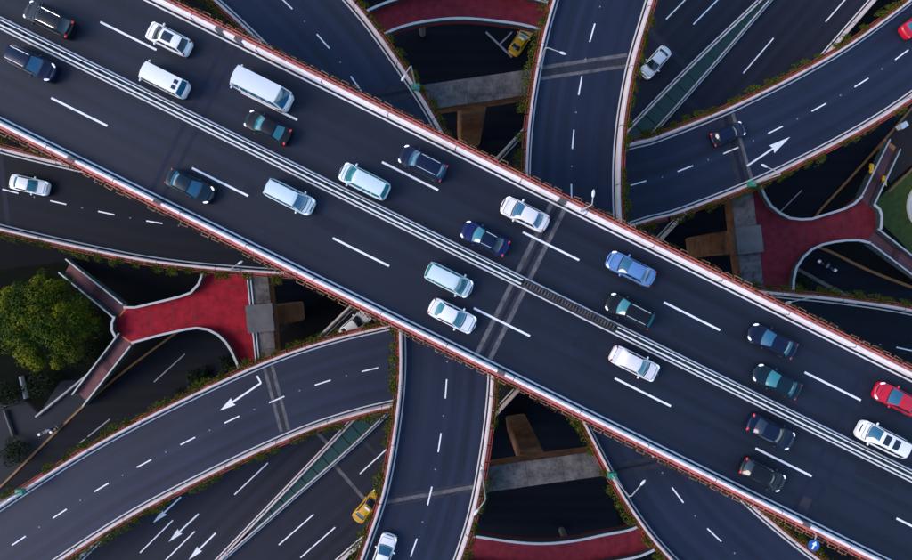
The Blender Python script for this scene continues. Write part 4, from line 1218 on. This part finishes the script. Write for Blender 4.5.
# ================================================================== PLANTS
def leaf_ball(vs, fs, c, r, n, size, seed, flat=0.8, low=-0.35):
    rr = random.Random(seed)
    for i in range(n):
        while True:
            d = Vector((rr.uniform(-1,1), rr.uniform(-1,1), rr.uniform(low,1)))
            if 0.05 < d.length <= 1: break
        d.normalize()
        rad = r * (0.72 + 0.34 * rr.random())
        p = c + Vector((d.x, d.y, d.z * flat)) * rad
        nrm = (d + Vector((rr.uniform(-.8,.8), rr.uniform(-.8,.8), rr.uniform(-.3,.9)))).normalized()
        u = nrm.orthogonal().normalized(); u.rotate(Matrix.Rotation(rr.uniform(0, 6.28), 3, nrm)); w = nrm.cross(u)
        s = size * rr.uniform(0.6, 1.35); k = len(vs)
        vs += [p - u*s, p + w*s*0.55, p + u*s, p - w*s*0.55]; fs.append((k, k+1, k+2, k+3))

def tree(px, py, top, rad, label, mat, seed, n_clump=78, leaves=240):
    r = random.Random(seed); q = P(px, py, top * 0.72); base = Vector((q.x, q.y, 0))
    root = empty('tree', base); tag(root, label, 'tree')
    m1 = MB(); m1.bar((0,0,0), (0.15,0.1,top*0.45), 0.38, 10, 0.24)
    limbs = []
    for i in range(9):
        a = i * 2.4 + r.uniform(-.3,.3); e = Vector((math.cos(a)*rad*0.6, math.sin(a)*rad*0.6, top*r.uniform(0.6,0.82)))
        m1.bar((0.15,0.1,top*0.42), e, 0.16, 7, 0.05)
    m1.build('trunk', 'bark', root, smooth=40)
    vs, fs = [], []
    for i in range(n_clump):
        f = (i + 0.5) / n_clump; a = i * 2.39996 + r.uniform(-0.3, 0.3)
        rr = rad * math.sqrt(f) * r.uniform(0.84, 1.0)
        cz = top * 0.50 + top * 0.38 * math.sqrt(max(0, 1 - (rr / rad) ** 2)) + r.uniform(-0.8, 0.7)
        cr = rad * r.uniform(0.12, 0.22)
        leaf_ball(vs, fs, Vector((math.cos(a)*rr, math.sin(a)*rr, cz)), cr, leaves, 0.16, seed*100+i)
    for i in range(14):
        a = i * 2.39996; rr = rad * math.sqrt((i + .5) / 14) * 0.8
        leaf_ball(vs, fs, Vector((math.cos(a)*rr, math.sin(a)*rr, top * 0.45)), rad * 0.28, 120, 0.2, seed*300+i)
    mesh_obj('crown', vs, fs, mat, root)
tree(41, 322, 10.5, 6.7, 'large round tree with yellow green crown beside the red footbridge', 'leaf_tree', 5)
def bush(px, py, rad, top, label, seed, mat='leaf_dark'):
    q = P(px, py, top/2); root = empty('bush', (q.x, q.y, 0)); tag(root, label, 'bush'); r = random.Random(seed)
    m1 = MB()
    for i in range(4): m1.bar((0,0,0), (r.uniform(-.5,.5)*rad, r.uniform(-.5,.5)*rad, top*0.6), 0.05, 5, 0.02)
    m1.build('stem', 'bark', root)
    vs, fs = [], []
    for i in range(9):
        a = i * 2.4; rr = rad * math.sqrt((i + .3)/9) * 0.8
        leaf_ball(vs, fs, Vector((math.cos(a)*rr, math.sin(a)*rr, top*0.55 + r.uniform(-.2,.2))), rad*0.42, 170, 0.13, seed*50+i)
    mesh_obj('foliage', vs, fs, mat, root)
bush(40, 383, 2.3, 3.0, 'dark green bush below the round tree', 3)
bush(82, 352, 2.4, 2.6, 'dark bush between the round tree and the pink stairs', 4)
bush(8, 395, 2.0, 2.2, 'dark bush at the left edge below the tree', 6)
bush(14, 452, 2.2, 2.0, 'dark bush on the forecourt at the left edge', 8)
bush(800, 285, 1.8, 1.6, 'dark bush inside the bend of the maroon footbridge', 9)
# planted slope between the left street and the wide ramp: a mass nobody could count
vs, fs = [], []
rr = random.Random(77)
poly = [(236,335),(228,395),(150,425),(160,402),(196,372)]
def inside(x, y):
    c = False
    for i in range(len(poly)):
        x1, y1 = poly[i]; x2, y2 = poly[i-1]
        if (y1 > y) != (y2 > y) and x < (x2 - x1) * (y - y1) / (y2 - y1) + x1: c = not c
    return c
cnt = 0
while cnt < 42:
    x, y = rr.uniform(150, 240), rr.uniform(330, 425)
    if not inside(x, y): continue
    q = P(x, y, 0.6); leaf_ball(vs, fs, Vector((q.x, q.y, 0.45)), rr.uniform(0.7, 1.1), 130, 0.13, 900 + cnt, 0.8, -0.5); cnt += 1
o = mesh_obj('shrubbery', vs, fs, 'leaf_dark'); tag(o, 'dark green shrubs between the left street and the wide ramp', 'shrubbery', kind='stuff')

# ================================================================== SMALL THINGS AT STREET LEVEL
def scooter(px, py, rz, label, paint):
    q = P(px, py, 0.5); root = empty('scooter', (q.x, q.y, 0), rz); tag(root, label, 'scooter')
    for x in (0.58, -0.58):
        w = inst('wheel', TYRE, root, (x, 0, 0.24)); w.scale = (0.74, 0.5, 0.74); inst('rim', RIM, w)
    m1 = MB(); m1.prism([(-0.75,-0.16),(-0.2,-0.18),(0.15,-0.14),(0.45,-0.10),(0.45,0.10),(0.15,0.14),(-0.2,0.18),(-0.75,0.16)], 0.28, 0.42); m1.prism([(-0.75,-0.15),(-0.15,-0.16),(-0.15,0.16),(-0.75,0.15)], 0.40, 0.66); m1.bar((0.58,0,0.30),(0.42,0,0.98),0.07,7); m1.build('body', paint, root)
    m1 = MB(); m1.prism([(-0.72,-0.12),(-0.1,-0.15),(-0.02,0),(-0.1,0.15),(-0.72,0.12)], 0.66, 0.74); m1.build('seat', 'trim_black', root)
    m1 = MB(); m1.bar((0.42,-0.33,1.0),(0.42,0.33,1.0),0.03,6); m1.build('handlebar', 'chrome', root)
    m1 = MB(); m1.box(-1.0,-0.68,-0.18,0.18,0.66,0.98); m1.build('top_box', 'sign_white' , root)
scooter(46, 431.5, 0.45, 'pale scooter parked on the grey forecourt', 'paint_cream')
scooter(57, 428, 0.7, 'dark scooter parked beside the pale one on the forecourt', 'paint_black')
scooter(823, 264, -0.5, 'scooter with white top box ahead on the street by the maroon stairs', 'paint_black')
scooter(829, 267.5, 2.6, 'scooter with white top box behind on the street by the maroon stairs', 'paint_navy')
q = P(901.5, 126, 0.6); cb = empty('utility_cabinet', (q.x, q.y, 0), 0.6); tag(cb, 'small white utility cabinet on the brown paved corner', 'cabinet')
boxobj('plinth', 'concrete', cb, -0.55, 0.55, -0.40, 0.40, 0, 0.15); boxobj('body', 'sign_white', cb, -0.5, 0.5, -0.35, 0.35, 0.15, 1.15); boxobj('lid', 'sign_white', cb, -0.54, 0.54, -0.39, 0.39, 1.15, 1.20)

# plain columns carrying the decks outside the frame
for k, (px, py, z) in enumerate(((-330, mc(-330)[1], Z_MAIN - 1.9), (1250, mc(1250)[1], Z_MAIN - 1.9))):
    column(px, py, z, 3.0, ('thick plain column under the highway beyond the left edge', 'thick plain column under the highway beyond the right edge')[k])
print('objects', len(bpy.data.objects))
